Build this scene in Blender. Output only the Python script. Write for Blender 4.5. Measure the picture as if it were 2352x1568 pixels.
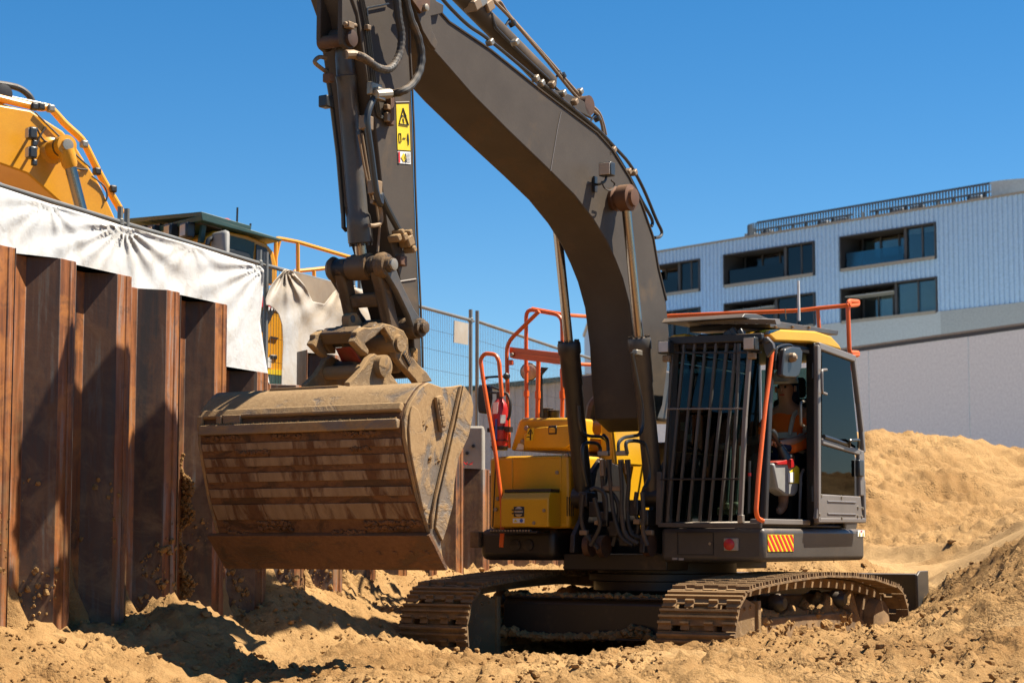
import bpy, math, random
import numpy as np
from mathutils import Vector, Matrix
random.seed(7); np.random.seed(7)
for o in list(bpy.data.objects): bpy.data.objects.remove(o)
scene = bpy.context.scene
COL = scene.collection
R = math.radians

# ---------------------------------------------------------------- camera
CAM_H = 1.25
FPX = 4600.0                       # focal length in pixels of a 2352 px wide picture
PITCH = math.atan(457 / FPX)
cam_d = bpy.data.cameras.new('camera'); cam = bpy.data.objects.new('camera', cam_d); COL.objects.link(cam)
cam_d.sensor_width = 36; cam_d.lens = 36 * FPX / 2352
cam_d.clip_end = 3000; cam_d.clip_start = 0.5
cam.location = (0, 0, CAM_H); cam.rotation_euler = (R(90) + PITCH, 0, 0)
cam_d.dof.use_dof = True; cam_d.dof.focus_distance = 15.5; cam_d.dof.aperture_fstop = 4.5
scene.camera = cam

# ---------------------------------------------------------------- sky and sun
SUN = Vector((0.524, 0.058, 0.850)).normalized()
w = bpy.data.worlds.new('World'); scene.world = w; w.use_nodes = True
nt = w.node_tree
sky = nt.nodes.new('ShaderNodeTexSky'); sky.sky_type = 'NISHITA'; sky.sun_disc = False
sky.sun_elevation = math.asin(SUN.z); sky.sun_rotation = math.atan2(SUN.x, SUN.y)
sky.air_density = 1.0; sky.dust_density = 0.0; sky.ozone_density = 4.0; sky.altitude = 1500
hs = nt.nodes.new('ShaderNodeHueSaturation'); hs.inputs['Saturation'].default_value = 1.32; hs.inputs['Hue'].default_value = 0.497
bg = nt.nodes['Background']; bg.inputs['Strength'].default_value = 0.052
nt.links.new(sky.outputs[0], hs.inputs['Color']); nt.links.new(hs.outputs[0], bg.inputs['Color'])
sl = bpy.data.lights.new('sun', 'SUN'); sl.energy = 5.0; sl.angle = R(0.53); sl.color = (1.0, 0.92, 0.78)
so = bpy.data.objects.new('sun', sl); COL.objects.link(so); so.rotation_euler = (-SUN).to_track_quat('-Z', 'Y').to_euler()
so.location = (20, 10, 30)
vs = scene.view_settings
vs.view_transform = 'Standard'; vs.look = 'None'; vs.exposure = 1.40; vs.gamma = 1.0; vs.use_curve_mapping = False

# ---------------------------------------------------------------- measuring helpers
def ray(x, y):
    xr, yr = x - 1176, 784 - y
    c, s = math.cos(PITCH), math.sin(PITCH)
    return Vector((xr, FPX * c - yr * s, FPX * s + yr * c)).normalized()
def at(x, y, Y):
    r = ray(x, y); t = Y / r.y
    return Vector((0, 0, CAM_H)) + r * t
class Frame:
    """local machine frame: x forward, y left, z up"""
    def __init__(s, O, yaw):
        s.O = Vector(O); s.f = Vector((-math.sin(yaw), -math.cos(yaw), 0)); s.l = Vector((math.cos(yaw), -math.sin(yaw), 0))
        s.ang = math.atan2(s.f.y, s.f.x)
    def loc(s, w): d = w - s.O; return Vector((d.dot(s.f), d.dot(s.l), d.z))
    def wrl(s, p): return s.O + s.f * p[0] + s.l * p[1] + Vector((0, 0, p[2]))
    def _hit(s, x, y, ax, v):
        r = ray(x, y); c = s.loc(Vector((0, 0, CAM_H))); d = Vector((r.dot(s.f), r.dot(s.l), r.z))
        t = (v - c[ax]) / d[ax]
        return c + d * t
    def F(s, f, x, y): return s._hit(x, y, 0, f)
    def L(s, l, x, y): return s._hit(x, y, 1, l)
    def U(s, u, x, y): return s._hit(x, y, 2, u)
    def Ll(s, l, pts): return [s.L(l, *p) for p in pts]
def crop(x0, y0, sc):             # enlarged-detail coordinates -> picture coordinates
    return lambda x, y: ((x0 + x / sc) / 1.6327, (y0 + y / sc) / 1.6327)

# ---------------------------------------------------------------- mesh helpers
class G:
    def __init__(s): s.v = []; s.f = []
    def add(s, vs, fs):
        n = len(s.v); s.v += [tuple(p) for p in vs]; s.f += [tuple(i + n for i in f) for f in fs]; return s
    def box(s, c, d, rot=None):
        c = Vector(c); hx, hy, hz = d[0] / 2, d[1] / 2, d[2] / 2
        vs = [Vector((a * hx, b * hy, e * hz)) for e in (-1, 1) for a, b in ((-1, -1), (1, -1), (1, 1), (-1, 1))]
        if rot is not None: vs = [rot @ v for v in vs]
        return s.add([v + c for v in vs], [(3, 2, 1, 0), (4, 5, 6, 7), (0, 1, 5, 4), (1, 2, 6, 5), (2, 3, 7, 6), (3, 0, 4, 7)])
    def bb(s, a, b):
        return s.box([(p + q) / 2 for p, q in zip(a, b)], [abs(p - q) for p, q in zip(a, b)])
    def bar(s, p, q, wd, ht, up=(0, 0, 1)):
        p, q = Vector(p), Vector(q); z = (q - p); L_ = z.length; z.normalize()
        x = Vector(up).cross(z)
        if x.length < 1e-4: x = Vector((1, 0, 0)).cross(z)
        x.normalize(); y = z.cross(x)
        m = Matrix((x, y, z)).transposed()
        return s.box((p + q) / 2, (wd, ht, L_), m)
    def prism(s, pts, l0, l1):    # pts: (f,*,u) or (f,u) outline, extruded along local y
        q = [(p[0], p[-1]) for p in pts]; n = len(q)
        ar = sum(q[i][0] * q[(i + 1) % n][1] - q[(i + 1) % n][0] * q[i][1] for i in range(n))
        if ar < 0: q = q[::-1]
        vs = [(a, l0, b) for a, b in q] + [(a, l1, b) for a, b in q]
        fs = [tuple(range(n)), tuple(range(2 * n - 1, n - 1, -1))] + [(i, n + i, n + (i + 1) % n, (i + 1) % n) for i in range(n)]
        return s.add(vs, fs)
    def prismz(s, pts, z0, z1):   # plan outline extruded upward
        q = [(p[0], p[1]) for p in pts]; n = len(q)
        ar = sum(q[i][0] * q[(i + 1) % n][1] - q[(i + 1) % n][0] * q[i][1] for i in range(n))
        if ar < 0: q = q[::-1]
        vs = [(a, b, z0) for a, b in q] + [(a, b, z1) for a, b in q]
        fs = [tuple(range(n))[::-1], tuple(range(n, 2 * n))] + [(i, (i + 1) % n, n + (i + 1) % n, n + i) for i in range(n)]
        return s.add(vs, fs)
    def slab(s, pts, off):        # any planar outline given thickness vector
        off = Vector(off); n = len(pts); pts = [Vector(p) for p in pts]
        vs = pts + [p + off for p in pts]
        nrm = Vector((0, 0, 0))
        for i in range(n): nrm += pts[i].cross(pts[(i + 1) % n])
        fs = [tuple(range(n)), tuple(range(2 * n - 1, n - 1, -1))] + [(i, n + i, n + (i + 1) % n, (i + 1) % n) for i in range(n)]
        if nrm.dot(off) > 0: fs = [f[::-1] for f in fs]
        return s.add(vs, fs)
    def rev(s, p, d, prof, n=16): # surface of revolution: prof = [(t, r)]
        p, d = Vector(p), Vector(d).normalized()
        a = d.orthogonal().normalized(); b = d.cross(a)
        vs = []; fs = []
        for t, r in prof:
            for k in range(n):
                an = 2 * math.pi * k / n
                vs.append(p + d * t + (a * math.cos(an) + b * math.sin(an)) * r)
        m = len(prof)
        for i in range(m - 1):
            for k in range(n):
                fs.append((i * n + k, i * n + (k + 1) % n, (i + 1) * n + (k + 1) % n, (i + 1) * n + k))
        fs.append(tuple(range(n))[::-1]); fs.append(tuple(range((m - 1) * n, m * n)))
        return s.add(vs, fs)
    def cyl(s, p, q, r, n=14, r2=None):
        p, q = Vector(p), Vector(q)
        return s.rev(p, q - p, [(0, r), ((q - p).length, r if r2 is None else r2)], n)
    def tube(s, pts, r, n=8, smooth=0, closed=False):
        pts = [Vector(p) for p in pts]
        if smooth: pts = catmull(pts, smooth, closed)
        m = len(pts); vs = []; fs = []
        prev = None
        for i in range(m):
            if closed: t = pts[(i + 1) % m] - pts[i - 1]
            else: t = pts[min(i + 1, m - 1)] - pts[max(i - 1, 0)]
            t.normalize()
            if prev is None: a = t.orthogonal().normalized()
            else:
                a = prev - t * prev.dot(t)
                a = a.normalized() if a.length > 1e-6 else t.orthogonal().normalized()
            prev = a; b = t.cross(a)
            rr = r(i / (m - 1)) if callable(r) else r
            for k in range(n):
                an = 2 * math.pi * k / n
                vs.append(pts[i] + (a * math.cos(an) + b * math.sin(an)) * rr)
        for i in range(m - 1 + (1 if closed else 0)):
            j = (i + 1) % m
            for k in range(n): fs.append((i * n + k, i * n + (k + 1) % n, j * n + (k + 1) % n, j * n + k))
        if not closed: fs.append(tuple(range(n))[::-1]); fs.append(tuple(range((m - 1) * n, m * n)))
        return s.add(vs, fs)
    def build(s, name, mat, parent=None, bevel=0.0, smooth=True, ang=35, seg=2):
        me = bpy.data.meshes.new(name); me.from_pydata(s.v, [], s.f); me.update()
        if smooth:
            me.polygons.foreach_set('use_smooth', [True] * len(me.polygons)); me.set_sharp_from_angle(angle=R(ang))
        o = bpy.data.objects.new(name, me); COL.objects.link(o); me.materials.append(mat)
        if parent: o.parent = parent
        if bevel:
            b = o.modifiers.new('bevel', 'BEVEL'); b.width = bevel; b.segments = seg; b.limit_method = 'ANGLE'; b.angle_limit = R(38)
            b.harden_normals = False
        return o
def catmull(pts, k, closed=False):
    pts = [Vector(p) for p in pts]; out = []; m = len(pts)
    rng = range(m if closed else m - 1)
    for i in rng:
        g = (lambda j: pts[j % m]) if closed else (lambda j: pts[min(max(j, 0), m - 1)])
        p0, p1, p2, p3 = g(i - 1), g(i), g(i + 1), g(i + 2)
        for q in range(k):
            t = q / k
            out.append(0.5 * ((2 * p1) + (p2 - p0) * t + (2 * p0 - 5 * p1 + 4 * p2 - p3) * t * t + (3 * p1 - p0 - 3 * p2 + p3) * t ** 3))
    if not closed: out.append(pts[-1])
    return out
def fillet(pts, rad, k=4):        # polyline with rounded corners
    pts = [Vector(p) for p in pts]; out = [pts[0]]
    for i in range(1, len(pts) - 1):
        a, b, c = pts[i - 1], pts[i], pts[i + 1]
        d1 = (a - b); d2 = (c - b); r = min(rad, d1.length * .48, d2.length * .48)
        p = b + d1.normalized() * r; q = b + d2.normalized() * r
        for j in range(k + 1):
            t = j / k; out.append(p * (1 - t) ** 2 + b * 2 * t * (1 - t) + q * t * t)
    return out + [pts[-1]]
def tag(o, label, cat, group=None, kind=None):
    if label: o['label'] = label
    if cat: o['category'] = cat
    if group: o['group'] = group
    if kind: o['kind'] = kind
    return o
def empty(name, loc, rz, label, cat, group=None):
    e = bpy.data.objects.new(name, None); COL.objects.link(e); e.location = loc; e.rotation_euler = (0, 0, rz)
    e.empty_display_size = .2
    return tag(e, label, cat, group)
def copy(o, parent=None, **kw):
    c = o.copy(); COL.objects.link(c); c.parent = parent
    for k in ('label', 'category', 'group'):
        if k in kw: c[k] = kw[k]
    return c

# ---------------------------------------------------------------- noise on arrays
def _hash(ix, iy, seed):
    h = (ix.astype(np.int64) * 374761393 + iy.astype(np.int64) * 668265263 + seed * 974634777) & 0xffffffff
    h = ((h ^ (h >> 13)) * 1274126177) & 0xffffffff
    return ((h ^ (h >> 16)) & 0xffff) / 65535.0
def vnoise(x, y, seed=0):
    ix, iy = np.floor(x), np.floor(y); fx, fy = x - ix, y - iy
    u, v = fx * fx * fx * (fx * (fx * 6 - 15) + 10), fy * fy * fy * (fy * (fy * 6 - 15) + 10)
    a, b = _hash(ix, iy, seed), _hash(ix + 1, iy, seed); c, d = _hash(ix, iy + 1, seed), _hash(ix + 1, iy + 1, seed)
    return (a * (1 - u) + b * u) * (1 - v) + (c * (1 - u) + d * u) * v - .5
def fbm(x, y, oc=4, seed=0, gain=.5):
    s = 0; a = 1.0; k = 1.0
    for i in range(oc):
        s = s + a * vnoise(x * k + 17.3 * i, y * k - 9.1 * i, seed + i); a *= gain; k *= 2.03
    return s

# ---------------------------------------------------------------- materials
def nodes(name):
    m = bpy.data.materials.new(name); m.use_nodes = True; n = m.node_tree
    return m, n, n.nodes['Principled BSDF'], n.nodes['Material Output']
def _tc(n, scale=(1, 1, 1), obj=True):
    t = n.nodes.new('ShaderNodeTexCoord'); mp = n.nodes.new('ShaderNodeMapping'); mp.inputs['Scale'].default_value = scale
    n.links.new(t.outputs['Object' if obj else 'Generated'], mp.inputs['Vector']); return mp.outputs[0]
def _noise(n, vec, scale, detail=6, rough=.6, dist=0):
    t = n.nodes.new('ShaderNodeTexNoise'); t.inputs['Scale'].default_value = scale; t.inputs['Detail'].default_value = detail
    t.inputs['Roughness'].default_value = rough; t.inputs['Distortion'].default_value = dist
    n.links.new(vec, t.inputs['Vector']); return t.outputs['Fac']
def _ramp(n, fac, stops):
    r = n.nodes.new('ShaderNodeValToRGB'); el = r.color_ramp.elements
    while len(el) < len(stops): el.new(.5)
    for e, (p, c) in zip(el, stops):
        e.position = p; e.color = (c, c, c, 1) if isinstance(c, (int, float)) else (*c, 1)
    n.links.new(fac, r.inputs['Fac']); return r.outputs['Color']
KA = .80                           # overall reflectance trim, set against the exposure
def _mix(n, fac, a, b, mode='MIX'):
    m = n.nodes.new('ShaderNodeMix'); m.data_type = 'RGBA'; m.blend_type = mode
    for sock, v in ((m.inputs[0], fac), (m.inputs[6], a), (m.inputs[7], b)):
        if isinstance(v, (int, float)): sock.default_value = v
        elif isinstance(v, (tuple, list)): sock.default_value = (*[x * KA for x in v], 1)
        else: n.links.new(v, sock)
    return m.outputs[2]
def _math(n, op, a, b=0.0):
    m = n.nodes.new('ShaderNodeMath'); m.operation = op; m.use_clamp = True
    for sock, v in ((m.inputs[0], a), (m.inputs[1], b)):
        if isinstance(v, (int, float)): sock.default_value = v
        else: n.links.new(v, sock)
    return m.outputs[0]
def _bump(n, h, strength, dist, b):
    m = n.nodes.new('ShaderNodeBump'); m.inputs['Strength'].default_value = strength; m.inputs['Distance'].default_value = dist
    n.links.new(h, m.inputs['Height']); n.links.new(m.outputs[0], b.inputs['Normal']); return m
SANDC = (0.42, 0.255, 0.115)
def paint(name, c, c2=None, rough=.45, metal=0.0, dust=.25, dscale=3.0, upd=.5, bump=.15, spec=.5, dustc=None, streak=None):
    """worn machine paint: two tones, dried dirt in patches and on upward faces"""
    m, n, b, o = nodes(name)
    c2 = c2 or tuple(x * .78 for x in c); dustc = dustc or (0.28, 0.165, 0.075)
    v = _tc(n, streak or (1, 1, 1))
    f1 = _noise(n, v, 2.2, 5, .6); col = _mix(n, _ramp(n, f1, [(.35, 0.0), (.65, 1.0)]), c, c2)
    f2 = _noise(n, v, dscale, 9, .68, .4)
    d = _ramp(n, f2, [(.62 - dust * .5, 0.0), (.80 - dust * .25, 1.0)])
    g = n.nodes.new('ShaderNodeNewGeometry'); sx = n.nodes.new('ShaderNodeSeparateXYZ'); n.links.new(g.outputs['Normal'], sx.inputs[0])
    up = _math(n, 'MULTIPLY', _math(n, 'SUBTRACT', sx.outputs['Z'], .25), upd)
    f3 = _noise(n, v, 22, 6, .7); up = _math(n, 'MULTIPLY', up, _math(n, 'ADD', f3, .35))
    dd = _math(n, 'ADD', _math(n, 'MULTIPLY', d, min(1, dust * 2.2)), up)
    col = _mix(n, dd, col, dustc)
    sc = _ramp(n, _noise(n, _tc(n, (3, 3, 14)), 5.5, 9, .72, 1.6), [(.63, 0.0), (.70, .30)])
    col = _mix(n, sc, col, tuple(min(1, x * 1.9 + .03) for x in c))
    col = _mix(n, _ramp(n, _noise(n, v, 70, 4, .8), [(.40, .16), (.60, 0.0)]), col, tuple(x * .45 for x in c))
    n.links.new(col, b.inputs['Base Color'])
    rg = _math(n, 'ADD', _math(n, 'MULTIPLY', dd, .45), rough); n.links.new(rg, b.inputs['Roughness'])
    b.inputs['Metallic'].default_value = metal; b.inputs['Specular IOR Level'].default_value = spec
    if bump: _bump(n, _noise(n, v, 40, 6, .7), bump, .004, b)
    return m
def caked(name, steel, steel2, earth, earth2, cover=.5, sc=(1, 1, 1), scale=2.4, edge=.5, rough=.42):
    """bare scraped steel partly covered by dried, cracked earth"""
    m, n, b, o = nodes(name); v = _tc(n, sc); w_ = _tc(n)
    a = _noise(n, v, scale, 12, .66, .9); f = _noise(n, w_, 26, 8, .72)
    g = n.nodes.new('ShaderNodeNewGeometry'); sx = n.nodes.new('ShaderNodeSeparateXYZ'); n.links.new(g.outputs['Normal'], sx.inputs[0])
    up = _math(n, 'MULTIPLY', sx.outputs['Z'], .12)
    pt = _ramp(n, g.outputs['Pointiness'], [(.50, 0.0), (.56, edge)])
    s_ = _math(n, 'ADD', _math(n, 'ADD', a, up), _math(n, 'MULTIPLY', _math(n, 'SUBTRACT', f, .5), .12))
    k = _ramp(n, s_, [(.60 - .28 * cover, 0.0), (.70 - .28 * cover, 1.0)])
    st = _mix(n, _ramp(n, _noise(n, v, 5, 7, .6), [(.35, 0.0), (.65, 1.0)]), steel, steel2)
    er = _mix(n, _ramp(n, f, [(.35, 0.0), (.65, 1.0)]), earth, earth2)
    col = _mix(n, pt, _mix(n, k, st, er), earth2)
    n.links.new(col, b.inputs['Base Color']); n.links.new(_math(n, 'ADD', _math(n, 'MULTIPLY', k, .5), rough), b.inputs['Roughness'])
    b.inputs['Specular IOR Level'].default_value = .4
    _bump(n, _math(n, 'ADD', _math(n, 'MULTIPLY', k, .5), _math(n, 'MULTIPLY', f, .5)), .7, .012, b)
    return m
def plain(name, c, rough=.5, metal=0, spec=.5, alpha=None):
    m, n, b, o = nodes(name)
    v = _tc(n); f = _noise(n, v, 8, 4)
    n.links.new(_mix(n, _ramp(n, f, [(.3, 0.0), (.7, 1.0)]), tuple(x * .86 for x in c), tuple(min(1, x * 1.08) for x in c)), b.inputs['Base Color'])
    b.inputs['Roughness'].default_value = rough; b.inputs['Metallic'].default_value = metal; b.inputs['Specular IOR Level'].default_value = spec
    return m
def glass(name, tint, refl=1.0, rough=.02):
    m, n, b, o = nodes(name); n.nodes.remove(b)
    t = n.nodes.new('ShaderNodeBsdfTransparent'); t.inputs[0].default_value = (*tint, 1)
    gl = n.nodes.new('ShaderNodeBsdfGlossy'); gl.inputs['Roughness'].default_value = rough; gl.inputs[0].default_value = (refl, refl, refl, 1)
    fr = n.nodes.new('ShaderNodeFresnel'); fr.inputs[0].default_value = 1.5
    mx = n.nodes.new('ShaderNodeMixShader'); n.links.new(fr.outputs[0], mx.inputs[0]); n.links.new(t.outputs[0], mx.inputs[1]); n.links.new(gl.outputs[0], mx.inputs[2])
    n.links.new(mx.outputs[0], o.inputs[0]); return m
def sand_mat():
    m, n, b, o = nodes('sand')
    v = _tc(n)
    a = _noise(n, v, .55, 8, .62, .3); c = _noise(n, v, 7, 8, .7); e = _noise(n, v, 60, 5, .7)
    col = _mix(n, _ramp(n, a, [(.36, 0.0), (.62, 1.0)]), (0.265, 0.144, 0.053), (0.42, 0.252, 0.105))
    col = _mix(n, _ramp(n, c, [(.44, 0.0), (.70, .55)]), col, (0.22, 0.108, 0.035))
    col = _mix(n, _ramp(n, e, [(.5, 0.0), (.72, .45)]), col, (0.45, 0.29, 0.125))
    at_ = n.nodes.new('ShaderNodeAttribute'); at_.attribute_name = 'compact'
    col = _mix(n, _math(n, 'MULTIPLY', at_.outputs['Fac'], .75), col, (0.52, 0.335, 0.155))
    af = n.nodes.new('ShaderNodeAttribute'); af.attribute_name = 'beyond'
    col = _mix(n, af.outputs['Fac'], col, (0.075, 0.065, 0.055))  # outer ground, out of view, darkened to cut light bounced off the sand
    n.links.new(col, b.inputs['Base Color']); b.inputs['Roughness'].default_value = .95; b.inputs['Specular IOR Level'].default_value = .12
    vo = n.nodes.new('ShaderNodeTexVoronoi'); vo.inputs['Scale'].default_value = 30; vo.inputs['Randomness'].default_value = 1
    wv = n.nodes.new('ShaderNodeVectorMath'); wv.operation = 'ADD'; nz = n.nodes.new('ShaderNodeTexNoise'); nz.inputs['Scale'].default_value = 20; n.links.new(v, nz.inputs['Vector'])
    sc_ = n.nodes.new('ShaderNodeVectorMath'); sc_.operation = 'SCALE'; sc_.inputs['Scale'].default_value = .05; n.links.new(nz.outputs['Color'], sc_.inputs[0])
    n.links.new(v, wv.inputs[0]); n.links.new(sc_.outputs[0], wv.inputs[1]); n.links.new(wv.outputs[0], vo.inputs['Vector'])
    cr = _math(n, 'SUBTRACT', 1.0, vo.outputs['Distance'])
    mk = _math(n, 'MULTIPLY', _ramp(n, _noise(n, v, 1.7, 5, .65), [(.40, .05), (.58, 1.0)]), _math(n, 'SUBTRACT', 1.0, at_.outputs['Fac']))
    h = _mix(n, mk, _mix(n, .5, _noise(n, v, 14, 9, .75), e), _mix(n, .40, cr, e)); _bump(n, h, 1.0, .028, b)
    return m
def rust_mat(name, dk=1.0, og=1.0):
    m, n, b, o = nodes(name)
    v = _tc(n, (6, 6, .45)); w_ = _tc(n, (1, 1, 1))
    oi = n.nodes.new('ShaderNodeObjectInfo')
    ad = n.nodes.new('ShaderNodeVectorMath'); ad.operation = 'ADD'; n.links.new(v, ad.inputs[0])
    cm = n.nodes.new('ShaderNodeCombineXYZ'); mm = n.nodes.new('ShaderNodeMath'); mm.operation = 'MULTIPLY'; mm.inputs[1].default_value = 40
    n.links.new(oi.outputs['Random'], mm.inputs[0]); n.links.new(mm.outputs[0], cm.inputs[0]); n.links.new(cm.outputs[0], ad.inputs[1]); v = ad.outputs[0]
    s1 = _noise(n, v, 1.3, 8, .65, .2); p = _noise(n, w_, 2.6, 8, .66, .5); q = _noise(n, w_, 11, 8, .7)
    col = _mix(n, _ramp(n, s1, [(.36, 0.0), (.60, 1.0)]), tuple(x * dk for x in (0.034, 0.019, 0.012)), tuple(x * og for x in (0.33, 0.106, 0.027)))
    col = _mix(n, _ramp(n, s1, [(.555, 0.0), (.63, .85)]), col, tuple(x * min(1, og * 1.6) for x in (0.23, 0.205, 0.185)))
    col = _mix(n, _ramp(n, p, [(.50, 0.0), (.66, .85)]), col, tuple(x * og for x in (0.40, 0.150, 0.034)))
    col = _mix(n, _ramp(n, q, [(.55, 0.0), (.72, .7)]), col, (0.055, 0.028, 0.017))
    # dried sand film, heavier low down on the steel
    tc = n.nodes.new('ShaderNodeTexCoord'); sx = n.nodes.new('ShaderNodeSeparateXYZ'); n.links.new(tc.outputs['Object'], sx.inputs[0])
    mr = n.nodes.new('ShaderNodeMapRange'); mr.inputs[1].default_value = 2.9; mr.inputs[2].default_value = 1.2; n.links.new(sx.outputs['Z'], mr.inputs[0])
    sd = _math(n, 'MULTIPLY', mr.outputs[0], _ramp(n, _noise(n, w_, 3.7, 10, .72, .6), [(.46, 0.0), (.62, .7)]))
    col = _mix(n, sd, col, (0.20, 0.115, 0.05))
    n.links.new(col, b.inputs['Base Color'])
    n.links.new(_ramp(n, s1, [(.4, .42), (.65, .7)]), b.inputs['Roughness']); b.inputs['Metallic'].default_value = .0; b.inputs['Specular IOR Level'].default_value = .45
    _bump(n, _mix(n, .5, p, q), .35, .012, b)
    return m
M = {}
M['sand'] = sand_mat()
M['rust'] = rust_mat('rusted_sheet_steel'); M['rustd'] = rust_mat('darker_web_steel', .7, .24)
M['rust_loose'] = paint('rusted_part', (0.16, 0.075, 0.04), (0.06, 0.035, 0.025), .6, .3, .25)
M['grey'] = paint('dark_grey_machine_paint', (0.082, 0.065, 0.050), (0.064, 0.050, 0.038), .55, 0, .16, 1.6, .35, spec=.25)
M['grey2'] = paint('cab_grey_paint', (0.075, 0.068, 0.062), (0.052, 0.047, 0.043), .40, 0, .16, 3, .45)
M['doorgrey'] = paint('door_grey_paint', (0.20, 0.175, 0.16), (0.17, 0.15, 0.135), .42, 0, .08, 3, .3)
M['black'] = paint('black_steel', (0.014, 0.012, 0.011), (0.022, 0.018, 0.016), .45, 0, .12, 4, .5)
M['rubber'] = paint('black_rubber_hose', (0.022, 0.021, 0.02), (0.03, 0.027, 0.025), .55, 0, .22, 5, .7)
M['yellow'] = paint('yellow_machine_paint', (0.80, 0.42, 0.010), (0.72, 0.36, 0.010), .36, 0, .10, 2.5, .25)
M['yellow2'] = paint('amber_machine_paint', (0.82, 0.37, 0.015), (0.76, 0.32, 0.012), .36, 0, .06, 2.5, .2)
M['orange'] = paint('orange_safety_paint', (0.90, 0.150, 0.015), (0.80, 0.125, 0.014), .40, 0, .08, 4, .2)
M['chrome'] = paint('chromed_rod', (0.50, 0.42, 0.34), (0.42, 0.34, 0.27), .22, 1, .12, 6, .1, 0)
M['steel'] = paint('zinc_plated_steel', (0.42, 0.38, 0.32), (0.34, 0.29, 0.22), .42, .7, .2, 8, .3)
M['tan'] = paint('dusty_pipe', (0.29, 0.20, 0.12), (0.22, 0.15, 0.09), .5, .2, .3, 6, .4)
M['galv'] = paint('galvanised_pipe', (0.29, 0.28, 0.25), (0.22, 0.21, 0.19), .45, .55, .14, 3, .1)
M['bucket'] = paint('dusty_bucket_steel', (0.095, 0.105, 0.118), (0.06, 0.06, 0.062), .45, .15, .66, 2.6, .9, .6, dustc=(0.33, 0.198, 0.088), streak=(1.6, .7, 1.6))
M['bucketlow'] = paint('mud_smeared_steel', (0.088, 0.038, 0.017), (0.05, 0.023, 0.011), .75, .1, .30, 3.5, .4, .8, dustc=(0.15, 0.075, 0.033), streak=(1, .6, 1))
M['strip'] = paint('polished_wear_strip', (0.27, 0.185, 0.122), (0.20, 0.128, 0.08), .5, .1, .50, 2.6, .3, .3, dustc=(0.10, 0.046, 0.021), streak=(1, 1.5, .5))
M['hitch'] = paint('scuffed_hitch_steel', (0.11, 0.10, 0.09), (0.075, 0.065, 0.055), .55, .2, .55, 4, .9, .4, dustc=(0.33, 0.198, 0.088))
M['dirt_steel'] = paint('earth_caked_steel', (0.085, 0.050, 0.029), (0.055, 0.033, 0.02), .7, .1, .72, 5, 1.5, .6, dustc=(0.33, 0.198, 0.088))
M['bucket'] = caked('dusty_bucket_steel', (0.10, 0.115, 0.132), (0.055, 0.058, 0.062), (0.25, 0.145, 0.060), (0.37, 0.235, 0.11), .58, (1.3, .6, 1.3), 2.6, .5)
M['bucketlow'] = caked('mud_smeared_steel', (0.085, 0.040, 0.020), (0.055, 0.027, 0.014), (0.135, 0.062, 0.027), (0.19, 0.095, 0.043), .68, (1, .8, 2.2), 3.0, .2, .6)
M['strip'] = caked('polished_wear_strip', (0.30, 0.21, 0.14), (0.22, 0.145, 0.092), (0.095, 0.042, 0.019), (0.14, 0.068, 0.031), .40, (1, 3.2, .7), 1.5, .1, .5)
M['hitch'] = caked('scuffed_hitch_steel', (0.060, 0.052, 0.044), (0.035, 0.028, 0.022), (0.17, 0.095, 0.040), (0.33, 0.205, 0.092), .42, (1, 1, 1), 4.5, .8, .5)
M['link'] = caked('greasy_link_steel', (0.030, 0.025, 0.021), (0.018, 0.014, 0.012), (0.10, 0.058, 0.028), (0.20, 0.12, 0.055), .22, (1, 1, 1), 5, .6, .45)
M['red'] = paint('red_paint', (0.55, 0.02, 0.02), None, .35, 0, .06)
M['darkred'] = paint('dull_red_paint', (0.40, 0.025, 0.02), None, .5, 0, .3)
M['white'] = plain('white_label', (0.80, 0.80, 0.77), .5)
M['stickyel'] = plain('yellow_sticker', (0.80, 0.58, 0.02), .45)
M['ink'] = plain('black_ink', (0.015, 0.015, 0.015), .5)
M['stickred'] = plain('red_sticker', (0.65, 0.02, 0.02), .45)
M['stickblue'] = plain('blue_sticker', (0.03, 0.10, 0.45), .45)
M['glass'] = glass('cab_glass', (0.34, 0.47, 0.45), .5)
M['glassdark'] = glass('tinted_glass', (0.12, 0.15, 0.14), .45)
M['lens'] = plain('lamp_lens', (0.55, 0.45, 0.36), .15, 0, .8)
M['mirror'] = plain('mirror_glass', (0.75, 0.78, 0.80), .03, 1)
M['plast'] = plain('dark_plastic', (0.03, 0.032, 0.034), .35)
M['greyplast'] = plain('grey_plastic', (0.30, 0.29, 0.27), .5)
M['concrete'] = paint('weathered_concrete', (0.40, 0.36, 0.31), (0.32, 0.28, 0.23), .85, 0, .22, 2, .2, .4)
M['cloth_o'] = plain('orange_fabric', (1.2, 0.20, 0.025), .8, 0, .2)
M['reflect'] = plain('reflective_tape', (0.72, 0.70, 0.62), .5)
M['cloth_n'] = plain('navy_fabric', (0.02, 0.03, 0.07), .8, 0, .2)
M['skin'] = plain('skin', (0.55, 0.30, 0.20), .5)
M['helmet'] = plain('white_helmet', (0.75, 0.75, 0.72), .35)
M['seat'] = plain('seat_fabric', (0.015, 0.015, 0.016), .8)
# ================================================================ SETTING
# sheet pile wall line (plan) : X = WX0 + WK * (Y - 14)
WX0, WK = -3.58, 0.3775
WD = Vector((WK, 1, 0)).normalized(); WN = Vector((WD.y, -WD.x, 0))
WA = Vector((WX0, 14, 0))
def wallp(u, v, z=0): return WA + WD * u + WN * v + Vector((0, 0, z))
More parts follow.
